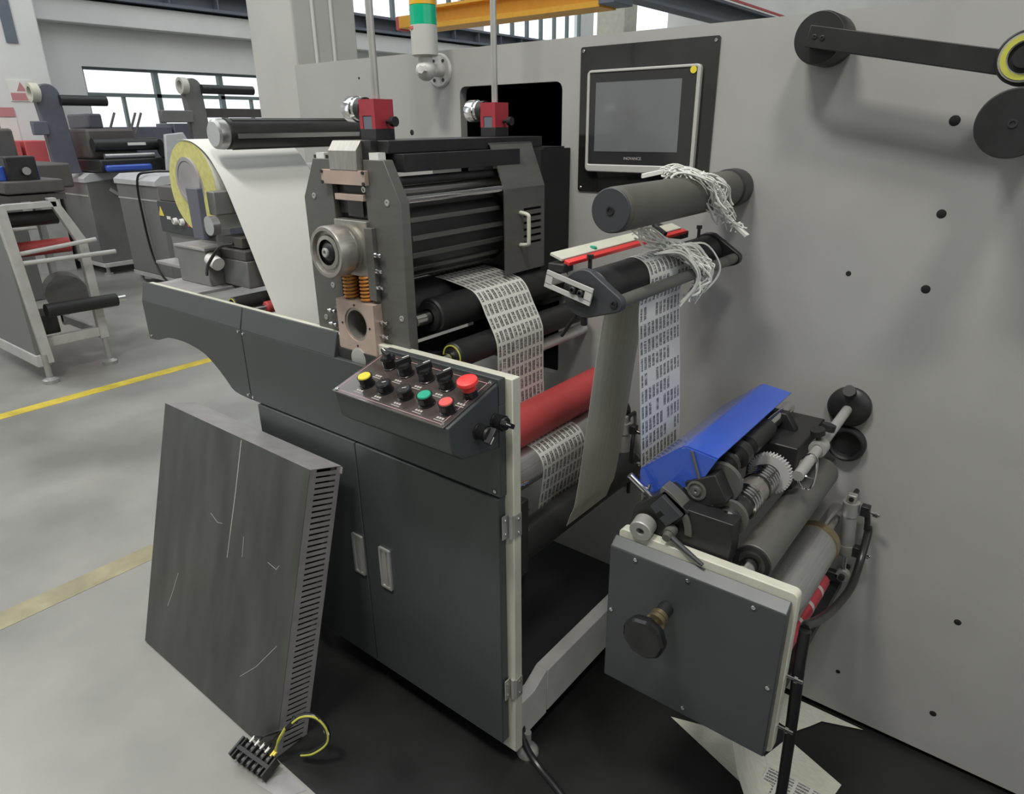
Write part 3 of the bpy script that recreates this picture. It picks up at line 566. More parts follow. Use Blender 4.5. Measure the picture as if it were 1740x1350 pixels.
web('paper_web', up, 1.2, 1.54, [M['paper']], 'blank white paper web hanging from the large roll into the press', 'paper web')
def idle(name, x, z, y0, y1, r, m, lab, cat='roller', ring=None, jr=.010, j0=None, group=None):
    o = thing(name, lab, cat, (x, (y0 + y1) / 2, z - r), group); roller(o, x, z, y0, y1, r, m, jr, j0, YW, ring); return o
idle('guide_roller', -1.952, 1.066, 1.185, 1.60, .0195, M['redrub'], 'small red rubber guide roller below the blank paper web', j0=1.068)
idle('guide_roller', -2.05, 1.072, 1.13, 1.60, .024, M['black'], 'small black guide roller with a pale end ring behind the rail', ring=M['ring'], j0=1.068)
# web guide controller
wg = thing('web_guide_unit', 'dark web guide controller with warning triangles beside the paper roll', 'controller', (-2.3, 1.15, 1.097))
B(-2.425, -2.16, 1.07, 1.30, 1.097, 1.107).build('mounting_tray', M['galv'], wg, .001)
B(-2.40, -2.205, 1.15, 1.25, 1.107, 1.232).build('motor_box', M['dim'], wg, .003); B(-2.405, -2.20, 1.146, 1.254, 1.226, 1.234).build('motor_lid', M['galv'], wg, .001)
C((-2.205, 1.165, 1.20), (-2.16, 1.165, 1.185), .022).build('motor_cap', M['white'], wg)
B(-2.20, -2.05, 1.20, 1.40, 1.11, 1.20).build('drive_body', M['dim'], wg, .004); B(-2.2, -2.05, 1.2, 1.45, 1.20, 1.232).build('drive_column', M['mud'], wg, .003)
kp = B(-2.905, -2.572, 1.35, 1.40, 1.212, 1.334).build('knob_panel', M['carbonend'], wg, .002)
for x, z in ((-2.882, 1.292), (-2.592, 1.277)): MB().prism([(x - .019, z - .016), (x + .019, z - .016), (x, z + .021)], 'y', 1.3485, 1.35).build('warning_triangle', M['yellow'], kp)
for x in (-2.770, -2.718): MB().lathe((x, 1.35, 1.262), (x, 1.336, 1.262), [(0, .014), (.9, .012), (1, .010), (1, .0001)], 16, False).build('dial', M['white'], kp); B(x - .002, x + .002, 1.3352, 1.336, 1.258, 1.272).build('dial_mark', M['black'], kp)
B(-2.842, -2.812, 1.349, 1.35, 1.265, 1.277).build('logo_print', M['white'], kp); B(-2.684, -2.618, 1.349, 1.35, 1.248, 1.260).build('red_print', M['poster'], kp)
B(-2.90, -2.62, 1.36, 1.50, 1.334, 1.39).build('upper_box', M['mud'], wg, .003); B(-2.86, -2.58, 1.36, 1.40, 1.10, 1.212).build('panel_stand', M['bgpaint'], wg, .003); B(-2.86, -2.40, 1.28, 1.40, 1.097, 1.107).build('panel_foot', M['galv'], wg)
B(-2.222, -2.155, 1.130, 1.152, 1.268, 1.428).build('roll_bracket', M['bluebox'], wg, .003); B(-2.155, -2.112, 1.16, 1.50, 1.345, 1.418).build('sensor_box', M['dim'], wg, .004)
B(-2.20, -2.085, 1.215, 1.50, 1.235, 1.270).build('sensor_body', M['mud'], wg, .003)
MB().lathe((-2.125, 1.16, 1.315), (-2.125, 1.135, 1.315), [(0, .03), (1, .03), (1, .022)], 28).build('adjusting_dial', M['alu'], wg)
MB().tube(smooth([(-2.20, 1.14, 1.15), (-2.16, 1.13, 1.19), (-2.09, 1.14, 1.25), (-2.04, 1.16, 1.262)], 5), .005, 8).build('cable', M['hose'], wg)
# ================================================================== nip rollers below
nr = thing('nip_roller', 'large red rubber nip roller beside the cabinet', 'roller', (-1.0, 1.4, .83))
roller(nr, -1.005, .868, 1.085, 1.69, .053, M['redrub'], .018, 1.068, YW); MB().lathe((-1.005, 1.69, .868), (-1.005, YW, .868), [(0, .02), (.4, .03), (.41, .045), (1, .045)], 32).build('bearing_flange', M['black'], nr)
cr_ = thing('drive_roller', 'polished steel roller under the red nip roller', 'roller', (-.972, 1.4, .73))
roller(cr_, -.972, .772, 1.085, 1.69, .0515, M['alu'], .018, 1.068, YW); MB().lathe((-.972, 1.70, .772), (-.972, YW, .772), [(0, .045), (1, .05)], 32).build('bearing_flange', M['black'], cr_)
br = thing('return_roller', 'black return roller at the bottom of the label web loop', 'roller', (-.885, 1.4, .585))
roller(br, -.888, .632, 1.105, 1.69, .044, M['rubber'], .014, 1.068, YW); MB().tubeY(-.888, .632, 1.098, 1.106, .040, .02).build('end_ring', M['black'], br)
kb = B(-.90, -.83, 1.069, 1.10, .60, .80).thing('bearing_bracket', M['black'], 'black bearing bracket at the cabinet edge holding the lower rollers', 'bracket', bevel=.003)
sc = thing('air_fitting', 'small brass and black air fittings on the inner cabinet edge', 'fitting', (-.86, 1.085, .69))
for z in (.83, .76, .705): MB().lathe((-.855, 1.07, z), (-.845, 1.115, z), [(0, .007), (.3, .007), (.3, .004), (.7, .004), (.7, .006), (1, .006)], 10).build('fitting', M['chrome'], sc)
MB().tube(smooth([(-.85, 1.09, .70), (-.842, 1.10, .68), (-.842, 1.10, .60), (-.85, 1.09, .50)], 5), .006, 8).build('air_hose', M['hose'], sc)

# ================================================================== carbon tube roller and guide roller head
cr2 = thing('rewind_roller', 'thick dark rubber-covered roller below the touch screen', 'roller', (-.665, 1.4, 1.41))
X, Z = -.666, 1.452
MB().lathe((X, 1.135, Z), (X, 1.68, Z), [(0, .040), (.005, .0415), (.025, .0415), (.026, .0425), (1, .0425)], 44).build('sleeve', M['carbon'], cr2)
MB().lathe((X, 1.138, Z), (X, 1.1335, Z), [(0, .0412), (.7, .0412), (1, .0395), (1, .0001)], 44, False).build('end_disc', M['carbonend'], cr2)
MB().lathe((X, 1.134, Z), (X, 1.1315, Z), [(0, .009), (1, .008), (1, .005), (.3, .0045), (.3, .0001)], 20, False).build('end_bolt', M['black'], cr2)
MB().lathe((X, 1.68, Z), (X, YW, Z), [(0, .0415), (.1, .046), (.75, .046), (1, .044)], 44).build('wall_flange', M['black'], cr2)
gh = thing('guide_roller_unit', 'black guide roller head with teardrop end plates and a red-striped bar', 'roller', (-.69, 1.4, 1.24))
X, Z = -.692, 1.300
def tear(y0, y1, s=1):
    """teardrop plate around the main roller and the thin bar at its lower right"""
    bx, bz = X + .068, Z - .010
    pts = [(X + .047 * s * math.cos(a), Z + .047 * s * math.sin(a)) for a in [math.radians(d) for d in range(75, 296, 15)]] + [(bx + .017 * math.cos(a), bz + .017 * math.sin(a)) for a in [math.radians(d) for d in range(-75, 66, 20)]]
    return MB().prism(pts, 'y', y0, y1)
tear(1.090, 1.108).build('end_plate', M['carbonend'], gh, .002); tear(1.665, 1.683).build('end_plate', M['black'], gh, .002)
roller(gh, X, Z, 1.115, 1.66, .041, M['rubber'], .012, 1.09, 1.73)
C((X + .068, 1.10, Z - .010), (X + .068, 1.67, Z - .010), .0125).build('thin_bar', M['steel'], gh)
C((X, 1.683, Z), (X, YW, Z), .024).build('mount_stub', M['black'], gh)
bolt(MB(), (X + .068, 1.09, Z - .010), (0, -1, 0), .008, .003).build('bolt', M['black'], gh)
C((X, 1.09, Z), (X, 1.083, Z), .024).build('hub_disc', M['black'], gh)
# slotted bracket on the near end
d = V(.103, 0, -.024).normalized(); nz = V(.024, 0, .103).normalized(); c0 = V(-.719, 1.079, 1.311)
MB().obox(c0 + nz * .0125, d, (0, 1, 0), nz, .054, .002, .0045).obox(c0 - nz * .0125, d, (0, 1, 0), nz, .054, .002, .0045).obox(c0 - d * .046, d, (0, 1, 0), nz, .008, .002, .009).obox(c0 + d * .046, d, (0, 1, 0), nz, .008, .002, .009).build('slotted_bracket', M['lightframe'], gh, label='pale slotted bracket')
for k in (.012, .03): bolt(MB(), c0 + d * k + V(0, -.001, 0), (0, -1, 0), .007, .006).build('bracket_bolt', M['black'], gh)
B(-.772, -.735, 1.085, 1.12, 1.335, 1.352).build('bar_holder', M['black'], gh, .002); B(-.772, -.735, 1.60, 1.64, 1.335, 1.352).build('bar_holder', M['black'], gh, .002)
MB().obox((-.762, 1.36, 1.362), (1, 0, -.35), (0, 1, 0), (.35, 0, 1), .015, .262, .003).build('flat_bar', M['cream'], gh, .001, 'pale flat bar'); MB().obox((-.737, 1.36, 1.353), (1, 0, -.35), (0, 1, 0), (.35, 0, 1), .006, .262, .004).build('red_strip', M['redbtn'], gh, .001, 'red rubber strip')
C((-.757, 1.225, 1.3605), (-.7562, 1.225, 1.366), .0075).build('green_mark', M['green'], gh)
for y in (1.13, 1.63): C((X - .012, y, Z + .038), (X - .012, y, Z + .060), .004).cyl((X - .012, y, Z + .060), (X - .012, y, Z + .068), .007).build('thumb_screw', M['black'], gh)
MB().tube([(X - .02, 1.10, Z - .045), (X - .05, 1.12, Z - .075), (X - .075, 1.13, Z - .105)], .004, 8).cyl((X - .01, 1.11, Z - .05), (X - .012, 1.115, Z - .067), .007).build('lower_lever', M['black'], gh)
MB().tube(smooth([(-.79, 1.70, 1.33), (-.80, 1.60, 1.365), (-.77, 1.52, 1.375), (-.73, 1.50, 1.36)], 5), .006, 8).build('hose', M['hose'], gh)

# ================================================================== the label web
wp = [(-1.40, 1.236), (-1.33, 1.235), (-1.249, 1.229), (-1.20, 1.222), (-1.165, 1.2155), (-1.140, 1.207), (-1.120, 1.186), (-1.104, 1.155), (-1.088, 1.127), (-1.073, 1.098), (-1.0665, 1.070), (-1.066, 1.0), (-1.064, .92),
      (-1.058, .862), (-1.040, .828), (-1.008, .8135), (-.985, .8235), (-.962, .8235), (-.938, .812), (-.923, .790), (-.9195, .765), (-.924, .72), (-.931, .675), (-.9335, .640), (-.922, .602), (-.890, .5875), (-.862, .594), (-.846, .625), (-.833, .665), (-.818, .715),
      (-.795, .90), (-.775, 1.08), (-.756, 1.215), (-.744, 1.262), (-.7345, 1.30), (-.722, 1.330), (-.692, 1.3425), (-.662, 1.330), (-.650, 1.30), (-.655, 1.272), (-.672, 1.24), (-.657, 1.05), (-.642, .87), (-.634, .77), (-.632, .60)]
k0 = 4; sp = smooth([(a, b, 0) for a, b in wp], k0); wpath = [(p.x, p.y) for p in sp]
def wmi(i):
    j = i // k0
    return (2, 1) if j >= 38 else (0, 1)
web('label_web', wpath, 1.28, 1.48, [M['label'], M['liner'], M['peeled']], 'printed label web running over the rollers from press to slitting unit', 'label web', wmi)

# ================================================================== waste matrix strands
def strands(path, width, n, wander, r, cross):
    """tangled ladder of thin paper strips following a path"""
    mb = MB(); base = smooth(path, 5)
    for k in range(n):
        off = V(R.uniform(-width, width), R.uniform(-width, width) * 1.4, R.uniform(-.3, 1) * width * .6); a = R.randint(0, len(base) // 3); b = R.randint(2 * len(base) // 3, len(base)); pts = []
        ph = [R.uniform(0, 6) for _ in range(3)]
        for i, p in enumerate(base[a:b]): pts.append(p + off + V(math.sin(i * .55 + ph[0]), math.sin(i * .43 + ph[1]), .5 * math.sin(i * .7 + ph[2])) * wander)
        if len(pts) > 3: mb.tube(pts, r * R.uniform(.6, 1.2), 5)
    for k in range(cross):
        p = base[R.randint(0, len(base) - 1)]; q = V(R.uniform(-1, 1), R.uniform(-1, 1), R.uniform(-.5, .6)) * width
        mb.tube(smooth([p + q, p + q * .3 + V(R.uniform(-1, 1), R.uniform(-1, 1), R.uniform(0, 1)) * wander, p - q * .8], 3), r * .8, 4)
    return mb
m1 = strands([(-.690, 1.42, 1.498), (-.665, 1.44, 1.502), (-.635, 1.47, 1.490), (-.615, 1.50, 1.458), (-.610, 1.52, 1.428), (-.600, 1.55, 1.395), (-.585, 1.58, 1.375)], .024, 34, .008, .0022, 60)
m1.obox((-.715, 1.385, 1.502), (.8, .55, .2), (-.55, .8, 0), (0, 0, 1), .022, .009, .004).obox((-.578, 1.575, 1.372), (.7, .2, -.6), (0, 1, 0), (.6, 0, .7), .018, .009, .003)
m1.thing('waste_strands', M['paper'], 'tangle of white waste paper strips draped over the thick dark roller', 'paper waste')
m2 = strands([(-.700, 1.30, 1.405), (-.695, 1.32, 1.385), (-.675, 1.37, 1.358), (-.650, 1.40, 1.345), (-.628, 1.43, 1.322), (-.612, 1.45, 1.296), (-.612, 1.45, 1.262), (-.625, 1.43, 1.235)], .019, 34, .010, .0021, 70)
for k in range(9):
    a = R.uniform(1.36, 1.50); m2.tube(smooth([(-.665, a - .05, 1.346), (-.628, a, 1.338 + R.uniform(0, .02)), (-.602, a + .03, 1.305), (-.605, a + .035, 1.27), (-.625, a + .01, 1.245 - R.uniform(0, .03))], 5), .0024, 5)
m2.thing('waste_strands', M['paper'], 'tangle of white waste paper strips hanging over the red-striped guide head', 'paper waste')

# ================================================================== dancer arm at upper right
da = thing('dancer_arm', 'black dancer arm with round hub and yellow-ringed bearing', 'machine arm', (-.33, 1.66, 1.66))
MB().lathe((-.490, YW, 1.765), (-.490, 1.655, 1.765), [(0, .052), (.85, .052), (.9, .050), (1, .050)], 44).build('hub', M['black'], da, .001)
d = V(.375, 0, -.074).normalized(); nz = V(.074, 0, .375).normalized()
MB().obox(V(-.500, 1.637, 1.766) + d * .19, d, (0, 1, 0), nz, .193, .016, .0205).build('arm', M['black'], da, .0015)
for k in (.012, .028): bolt(MB(), V(-.500, 1.621, 1.766) + d * k, (0, -1, 0), .005, .002).build('bolt', M['rubber'], da)
X, Z = -.119, 1.703
MB().lathe((X, 1.66, Z), (X, 1.605, Z), [(0, .046), (.9, .046), (1, .043)], 44).build('bearing_housing', M['rubber'], da)
MB().tubeY(X, Z, 1.600, 1.606, .0405, .026).build('bearing_ring', M['dullalu'], da); MB().tubeY(X, Z, 1.598, 1.602, .037, .028).build('yellow_ring', M['ring'], da)
C((X, 1.607, Z), (X, 1.59, Z), .018).build('bearing_shaft', M['black'], da)
dd = thing('idler_disc', 'large black round idler cap below the dancer arm end', 'roller', (-.108, 1.62, 1.54))
X, Z = -.107, 1.595
MB().lathe((X, YW, Z - .012), (X, 1.515, Z), [(0, .042), (1, .042)], 44).build('idler_body', M['rubber'], dd)
MB().lathe((X, 1.518, Z), (X, 1.500, Z), [(0, .055), (.7, .0565), (1, .054), (1, .0001)], 56, False).build('cap', M['rubber'], dd)
MB().lathe((X, 1.5005, Z), (X, 1.4985, Z), [(0, .0075), (1, .007), (1, .0045), (.2, .004), (.2, .0001)], 20, False).build('cap_bolt', M['chrome'], dd)

# ================================================================== slitting unit box
sb = thing('slitting_box', 'charcoal slitting unit box with cream edge', 'machine housing', (-.42, 1.12, .40))
MB().prism([(1.100, .41), (1.100, .762), (1.122, .778), (1.125, .778), (1.125, .41)], 'x', -.612, -.240).build('front_cover', M['darkpaint'], sb, .003)
MB().prism(rrect(-.606, -.231, .402, .796, .012), 'y', 1.1255, 1.150).build('edge_plate', M['cream'], sb, .002, 'cream painted edge plate')
for x, z in ((-.433, .752), (-.607 + .006, .60), (-.252, .585), (-.415, .430), (-.55, .752), (-.30, .752)): bolt(MB(), (x, 1.100, z), (0, -1, 0), .0045, .003).build('screw', M['chrome'], sb)
for z in (.60, .47): MB().lathe((-.231, 1.137, z), (-.200, 1.137, z), [(0, .003), (.5, .003), (.5, .007), (.7, .007), (.7, .004), (1, .004)], 8).build('side_bolt', M['chrome'], sb)
for x in (-.58, -.27): B(x - .012, x + .012, 1.15, YW, .43, .455).build('support_bar', M['black'], sb)
hw = thing('hand_wheel', 'black lobed hand wheel on a brass collar in front of the slitting box', 'hand wheel', (-.473, 1.04, .61))
C((-.473, 1.10, .666), (-.473, 1.075, .663), .016).build('bush', M['rubber'], hw)
MB().lathe((-.473, 1.076, .663), (-.473, 1.048, .660), [(0, .014), (.1, .019), (.45, .019), (.5, .014), (.55, .020), (.9, .020), (1, .012)], 24).build('collar', M['brass'], hw)
C((-.473, 1.05, .660), (-.473, 1.005, .655), .007).build('spindle', M['brass'], hw)
hwm = MB(); n = 96; prof = [(.002, .012), (.009, .020), (.014, .034), (.014, .040), (.007, .0425), (-.003, .0415), (-.008, .037), (-.009, .026), (-.006, .012), (-.006, .0001)]; vs = []
for dy, rr in prof:
    for i in range(n):
        a = 2 * math.pi * i / n; q = rr * 1.06 * (1 + (.022 * math.cos(9 * a) if rr > .03 else 0)); vs.append((-.473 + q * math.cos(a), 1.003 + dy, .655 + q * math.sin(a)))
fs = [(j * n + i, j * n + (i + 1) % n, (j + 1) * n + (i + 1) % n, (j + 1) * n + i) for j in range(len(prof) - 1) for i in range(n)]
hwm.add(vs, fs).build('wheel', M['blackgloss'], hw)

# rollers between box and wall
idle('rubber_roller', -.343, .778, 1.20, 1.69, .0385, M['steel'], 'dark grey rubber roller with ringed end in the slitting unit', jr=.019, j0=1.15, ring=M['brass'])
rr_ = bpy.data.objects['rubber_roller']; MB().tubeY(-.343, .778, 1.194, 1.201, .038, .028).build('outer_ring', M['black'], rr_)
pl = idle('aluminium_roller', -.303, .655, 1.152, 1.545, .053, M['alu'], 'bright aluminium roller at the right of the slitting unit', jr=.02)
MB().tubeY(-.303, .655, 1.535, 1.56, .0555, .03).build('end_ring', M['brass'], pl)
stt = thing('striped_tube', 'dark red tube with white stripes under the aluminium roller', 'roller', (-.268, 1.33, .57))
C((-.268, 1.16, .592), (-.268, 1.50, .592), .021).build('tube', M['redpaint'], stt)
for y in (1.30, 1.37, 1.44): MB().lathe((-.268, y, .592), (-.268, y + .012, .592), [(0, .0215), (1, .0215)], 24).build('stripe', M['print'], stt)
idle('guide_bar', -.385, .742, 1.15, 1.70, .016, M['dullalu'], 'slim grey bar left of the ringed rubber roller', jr=.008)
# knife shaft
ks = thing('knife_shaft', 'black slitting knife shaft with chrome rings and a white gear', 'knife shaft', (-.40, 1.3, .82))
X, Z = -.402, .858
C((X, 1.165, Z), (X, 1.69, Z), .010).build('shaft', M['chrome'], ks)
MB().lathe((X, 1.195, Z), (X, 1.43, Z), [(0, .020), (.06, .028), (1, .028)], 36).build('sleeve', M['black'], ks)
for y in (1.215, 1.262, 1.274, 1.286, 1.298, 1.36, 1.372, 1.384, 1.396, 1.408): MB().lathe((X, y, Z), (X, y + .007, Z), [(0, .028), (.2, .034), (.8, .034), (1, .028)], 40).build('knife_ring', M['chrome' if y > 1.22 else 'steel'], ks)
MB().lathe((X, 1.31, Z), (X, 1.35, Z), [(0, .031), (1, .031)], 36).build('spacer', M['ground'], ks)
MB().lathe((X, 1.165, Z), (X, 1.195, Z), [(0, .013), (.6, .013), (1, .02)], 24).build('end_nut', M['chrome'], ks)
MB().lathe((X, 1.205, Z), (X, 1.213, Z), [(0, .038), (1, .038)], 40).build('round_knife', M['steel'], ks)
nt_ = 40; gpts = [(X + rr * math.cos(a), Z + rr * math.sin(a)) for i in range(nt_) for rr, a in ((.0445, 2 * math.pi * (i - .30) / nt_), (.049, 2 * math.pi * (i - .14) / nt_), (.049, 2 * math.pi * (i + .14) / nt_), (.0445, 2 * math.pi * (i + .30) / nt_))]
MB().prism(gpts, 'y', 1.44, 1.455).build('gear', M['gearwhite'], ks, label='white nylon gear')
# slitter head blocks at the front
sh2 = thing('slitter_head', 'black slitter mounting blocks with a knurled washer and lever', 'slitter', (-.49, 1.17, .79))
B(-.555, -.375, 1.155, 1.20, .785, .875).build('base_block', M['black'], sh2, .002)
MB().prism([(-.595, .795), (-.52, .795), (-.465, .872), (-.520, .905), (-.585, .845)], 'y', 1.15, 1.205).build('holder_block', M['black'], sh2, .002)
MB().prism([(-.545, .865), (-.530, .852), (-.520, .862), (-.512, .855), (-.522, .843), (-.505, .830), (-.475, .865), (-.520, .897)], 'y', 1.138, 1.152).build('slotted_plate', M['carbonend'], sh2, .001)
arcp = [(-.555 + .10 * math.cos(a), .815 + .10 * math.sin(a)) for a in [math.radians(d) for d in range(2, 78, 8)]] + [(-.555 + .085 * math.cos(a), .815 + .085 * math.sin(a)) for a in [math.radians(d) for d in range(74, 0, -8)]]
MB().prism(arcp, 'y', 1.150, 1.185).build('curved_guide', M['steel'], sh2, .001)
MB().lathe((-.556, 1.155, .818), (-.552, 1.115, .812), [(0, .015), (.25, .015), (.25, .0245), (.95, .0245), (1, .023), (1, .009), (.7, .008), (.7, .0001)], 40, False).build('washer_knob', M['dullalu'], sh2, label='grey knurled washer knob')
C((-.553, 1.19, .845), (-.610, 1.165, .905), .0075).build('pin', M['chrome'], sh2)
MB().lathe((-.497, 1.15, .822), (-.495, 1.118, .817), [(0, .013), (.6, .013), (.6, .010), (1, .009)], 20).build('lever_hub', M['steel'], sh2)
MB().tube([(-.492, 1.130, .818), (-.455, 1.122, .805), (-.412, 1.115, .790)], [.006, .0055, .004], 10).build('lever', M['carbonend'], sh2)
MB().obox((-.452, 1.212, .905), (.86, 0, .5), (0, 1, 0), (-.5, 0, .86), .036, .020, .030).build('bearing_housing', M['black'], sh2, .002)
MB().lathe((-.470, 1.194, .903), (-.470, 1.186, .903), [(0, .021), (.5, .021), (.6, .017), (.3, .015), (.3, .010), (1, .009), (1, .004), (.5, .0001)], 32, False).build('bearing', M['steel'], sh2)
C((-.437, 1.23, .915), (-.437, 1.243, .915), .043, n=36).build('disc_plate', M['steel'], sh2)
C((-.440, 1.24, .940), (-.440, 1.66, .940), .0155).build('rod', M['chrome'], sh2)
for y0, y1, r in ((1.315, 1.345, .028), (1.38, 1.50, .024), (1.26, 1.275, .026)): C((-.440, y0, .940), (-.440, y1, .940), r, n=28).build('collar', M['black'], sh2)
MB().prism([(-.505, .86), (-.50, .955), (-.42, .955), (-.395, .92), (-.395, .86)], 'y', 1.575, 1.60).build('rear_bracket', M['black'], sh2, .002)
B(-.47, -.36, 1.485, 1.70, .80, .915).build('rear_cover', M['black'], sh2, .003)
for x in (-.575, -.545): C((x, 1.185, .872), (x + .004, 1.185, .888), .004, n=10).build('set_screw', M['chrome'], sh2)
# blue hood
bh = thing('blue_hood', 'translucent blue acrylic hood over the slitting knives', 'cover', (-.50, 1.42, .86))
def fold(pts, th, y0, y1):
    P = [Vector(p) for p in pts]; up_ = []; 
    for i, p in enumerate(P):
        t = (P[min(i + 1, len(P) - 1)] - P[max(i - 1, 0)]).normalized(); up_.append(p + Vector((-t.y, t.x)) * th)
    return MB().prism([tuple(p) for p in P] + [tuple(p) for p in up_[::-1]], 'y', y0, y1)
fold([(-.604, .903), (-.52, .977), (-.512, .983), (-.503, .986), (-.438, .978)], .003, 1.205, 1.655).build('hood_top', M['blue'], bh)
MB().prism([(-.604, .904), (-.600, .868), (-.580, .855), (-.470, .912), (-.438, .9785), (-.503, .9865), (-.52, .978)], 'y', 1.200, 1.2035).build('hood_end', M['blue'], bh)
C((-.490, 1.196, .985), (-.465, 1.196, .920), .003, n=8).build('stay_rod', M['steel'], bh)

# ================================================================== wall fittings at right
hk = thing('threading_bar', 'steel bar with black wall disc and clamp knobs', 'bar', (-.318, 1.55, .9))
MB().lathe((-.318, YW, .946), (-.318, 1.715, .946), [(0, .050), (.5, .050), (.8, .042), (1, .022)], 44).build('wall_disc', M['black'], hk)
C((-.318, 1.72, .988), (-.318, 1.70, 1.000), .014).build('disc_knob', M['rubber'], hk)
C((-.318, 1.72, .945), (-.318, 1.345, .920), .0115, n=28).build('bar', M['dullalu'], hk)
MB().tubeY(-.318, .9305, 1.475, 1.505, .019, .0112).build('clamp_ring', M['dullalu'], hk)
C((-.322, 1.49, .948), (-.324, 1.486, .962), .006).cyl((-.324, 1.486, .962), (-.326, 1.484, .974), .0155).build('clamp_knob', M['rubber'], hk); C((-.314, 1.52, .962), (-.312, 1.522, .976), .0155).build('clamp_knob', M['rubber'], hk)
cl = MB().tube(smooth([(-.318, 1.425, .940), (-.333, 1.425, .922), (-.338, 1.425, .880), (-.325, 1.425, .855), (-.308, 1.425, .860), (-.302, 1.425, .885), (-.304, 1.425, .93), (-.318, 1.425, .940)], 6), .0026, 8)
cl.tube([(-.334, 1.425, .885), (-.303, 1.425, .885)], .0022, 6); cl.thing('spring_clip', M['chrome'], 'bright wire spring clip hanging from the steel bar', 'clip')
bw = MB().lathe((-.309, YW, .848), (-.309, 1.722, .848), [(0, .045), (.7, .0455), (.95, .042), (1, .038), (.85, .033), (.4, .030), (.35, .0001)], 44, False).thing('rubber_cup', M['rubber'], 'round black rubber cup on the grey wall under the steel bar', 'wall fitting')
def air_cyl(name, lab, x, y, z0, z1, r, hosed):
    o = thing(name, lab, 'pneumatic cylinder', (x, y, z0 - .08)); L = z1 - z0
    MB().lathe((x + .006, y, z0), (x - .004, y, z1), [(0, r * .8), (.06, r), (.2, r), (.2, r * .86), (.76, r * .86), (.76, r), (1, r)], 28).build('barrel', M['dullalu'], o)
    C((x + .006, y, z0), (x + .008, y, z0 - .05), .0055).build('piston_rod', M['chrome'], o)
    MB().tubeY(x + .009, z0 - .062, y - .010, y + .010, .016, .008).build('rod_eye', M['dullalu'], o); C((x + .009, y - .02, z0 - .062), (x + .009, YW, z0 - .062), .008).build('pivot_pin', M['black'], o)
    B(x - .014, x + .006, y - .010, y + .010, z1, z1 + .022).build('clevis', M['dullalu'], o, .002); C((x - .004, y - .014, z1 + .012), (x - .004, YW, z1 + .012), .006).build('pivot_pin', M['black'], o)
    for k, z in enumerate((z1 - .012, z0 + .02)):
        B(x + r, x + r + .020, y - .012, y + .010, z - .014, z + .014).build('valve_body', M['rubber'], o, .002)
        C((x + r + .012, y - .002, z), (x + r + .045, y - .012, z + .002), .0035).cyl((x + r + .030, y - .008, z), (x + r + .042, y - .011, z + .001), .0065).build('throttle_screw', M['chrome'], o)
    return o
ac = air_cyl('air_cylinder', 'silver pneumatic cylinder with fittings on the grey wall at right', -.262, 1.70, .560, .712, .020, True)
MB().tube(smooth([(-.226, 1.70, .69), (-.222, 1.698, .67), (-.220, 1.695, .65)], 5), .007, 10).build('link_hose', M['hose'], ac)
B(-.33, -.262, 1.69, 1.71, .475, .50).build('lever_link', M['black'], ac, .002)
MB().tube(smooth([(-.218, 1.695, .66), (-.215, 1.69, .640), (-.213, 1.64, .581), (-.209, 1.55, .566), (-.216, 1.42, .585), (-.219, 1.28, .644), (-.221, 1.19, .692), (-.219, 1.165, .70)], 6), .0095, 12).thing('air_hose', M['hose'], 'black air hose curving from the pneumatic cylinder to the slitting box', 'hose')
MB().tube(smooth([(-.217, 1.162, .700), (-.216, 1.16, .624), (-.213, 1.17, .498), (-.213, 1.19, .351), (-.212, 1.2, .221), (-.215, 1.2, .08), (-.22, 1.17, .018), (-.22, 1.05, .0155)], 6), .0115, 12).thing('drain_hose', M['hose'], 'thick black hose dropping to the floor beside the slitting box', 'hose')
ac2 = air_cyl('air_cylinder', 'silver pneumatic cylinder behind the cream liner loop', -.905, 1.68, .63, .765, .020, False)
MB().tube(smooth([(-.87, 1.67, .74), (-.862, 1.65, .70), (-.86, 1.64, .62), (-.87, 1.66, .55)], 5), .006, 8).build('air_hose', M['hose'], ac2)

# ================================================================== floor items
def floor_strip(name, pts, m, lab, z=.0045, th=.0008): return MB().prism(pts, 'z', z, z + th).thing(name, M[m], lab, 'paper strip')
floor_strip('paper_strip', [(-.579, 1.448), (-.311, 1.354), (-.267, 1.378), (-.309, 1.478), (-.42, 1.50)], 'liner', 'pale liner strip lying on the black sheet under the slitting box')
floor_strip('paper_strip', [(-.289, 1.577), (-.132, 1.515), (-.15, 1.40), (-.26, 1.385), (-.318, 1.482)], 'liner', 'pale liner strip fanning out on the black sheet right of the black hose', .0056)
floor_strip('paper_strip', [(-.40, 1.735), (-.131, 1.735), (-.231, 1.695), (-.250, 1.66), (-.283, 1.608), (-.34, 1.62)], 'liner', 'creased pale liner strip against the foot of the grey wall', .0066)
web('label_strip', [(-.30, .0075), (-.24, .010), (-.17, .010), (-.10, .0078)], 1.345, 1.455, [M['label'], M['liner']], 'short printed label strip on the black sheet at the bottom edge', 'paper strip')
web('hanging_strip', [(-.375, .30), (-.36, .20), (-.335, .10), (-.30, .02), (-.27, .008)], 1.30, 1.40, [M['liner'], M['liner']], 'pale liner strip dangling below the slitting box to the floor', 'paper strip')
MB().tube(smooth([(-.875, 1.115, .16), (-.862, 1.105, .10), (-.83, 1.085, .045), (-.78, 1.075, .014), (-.70, 1.05, .012), (-.60, 1.01, .012), (-.48, .95, .012)], 6), .009, 10).thing('floor_hose', M['hose'], 'black hose running over the black floor sheet from the cabinet foot', 'hose')

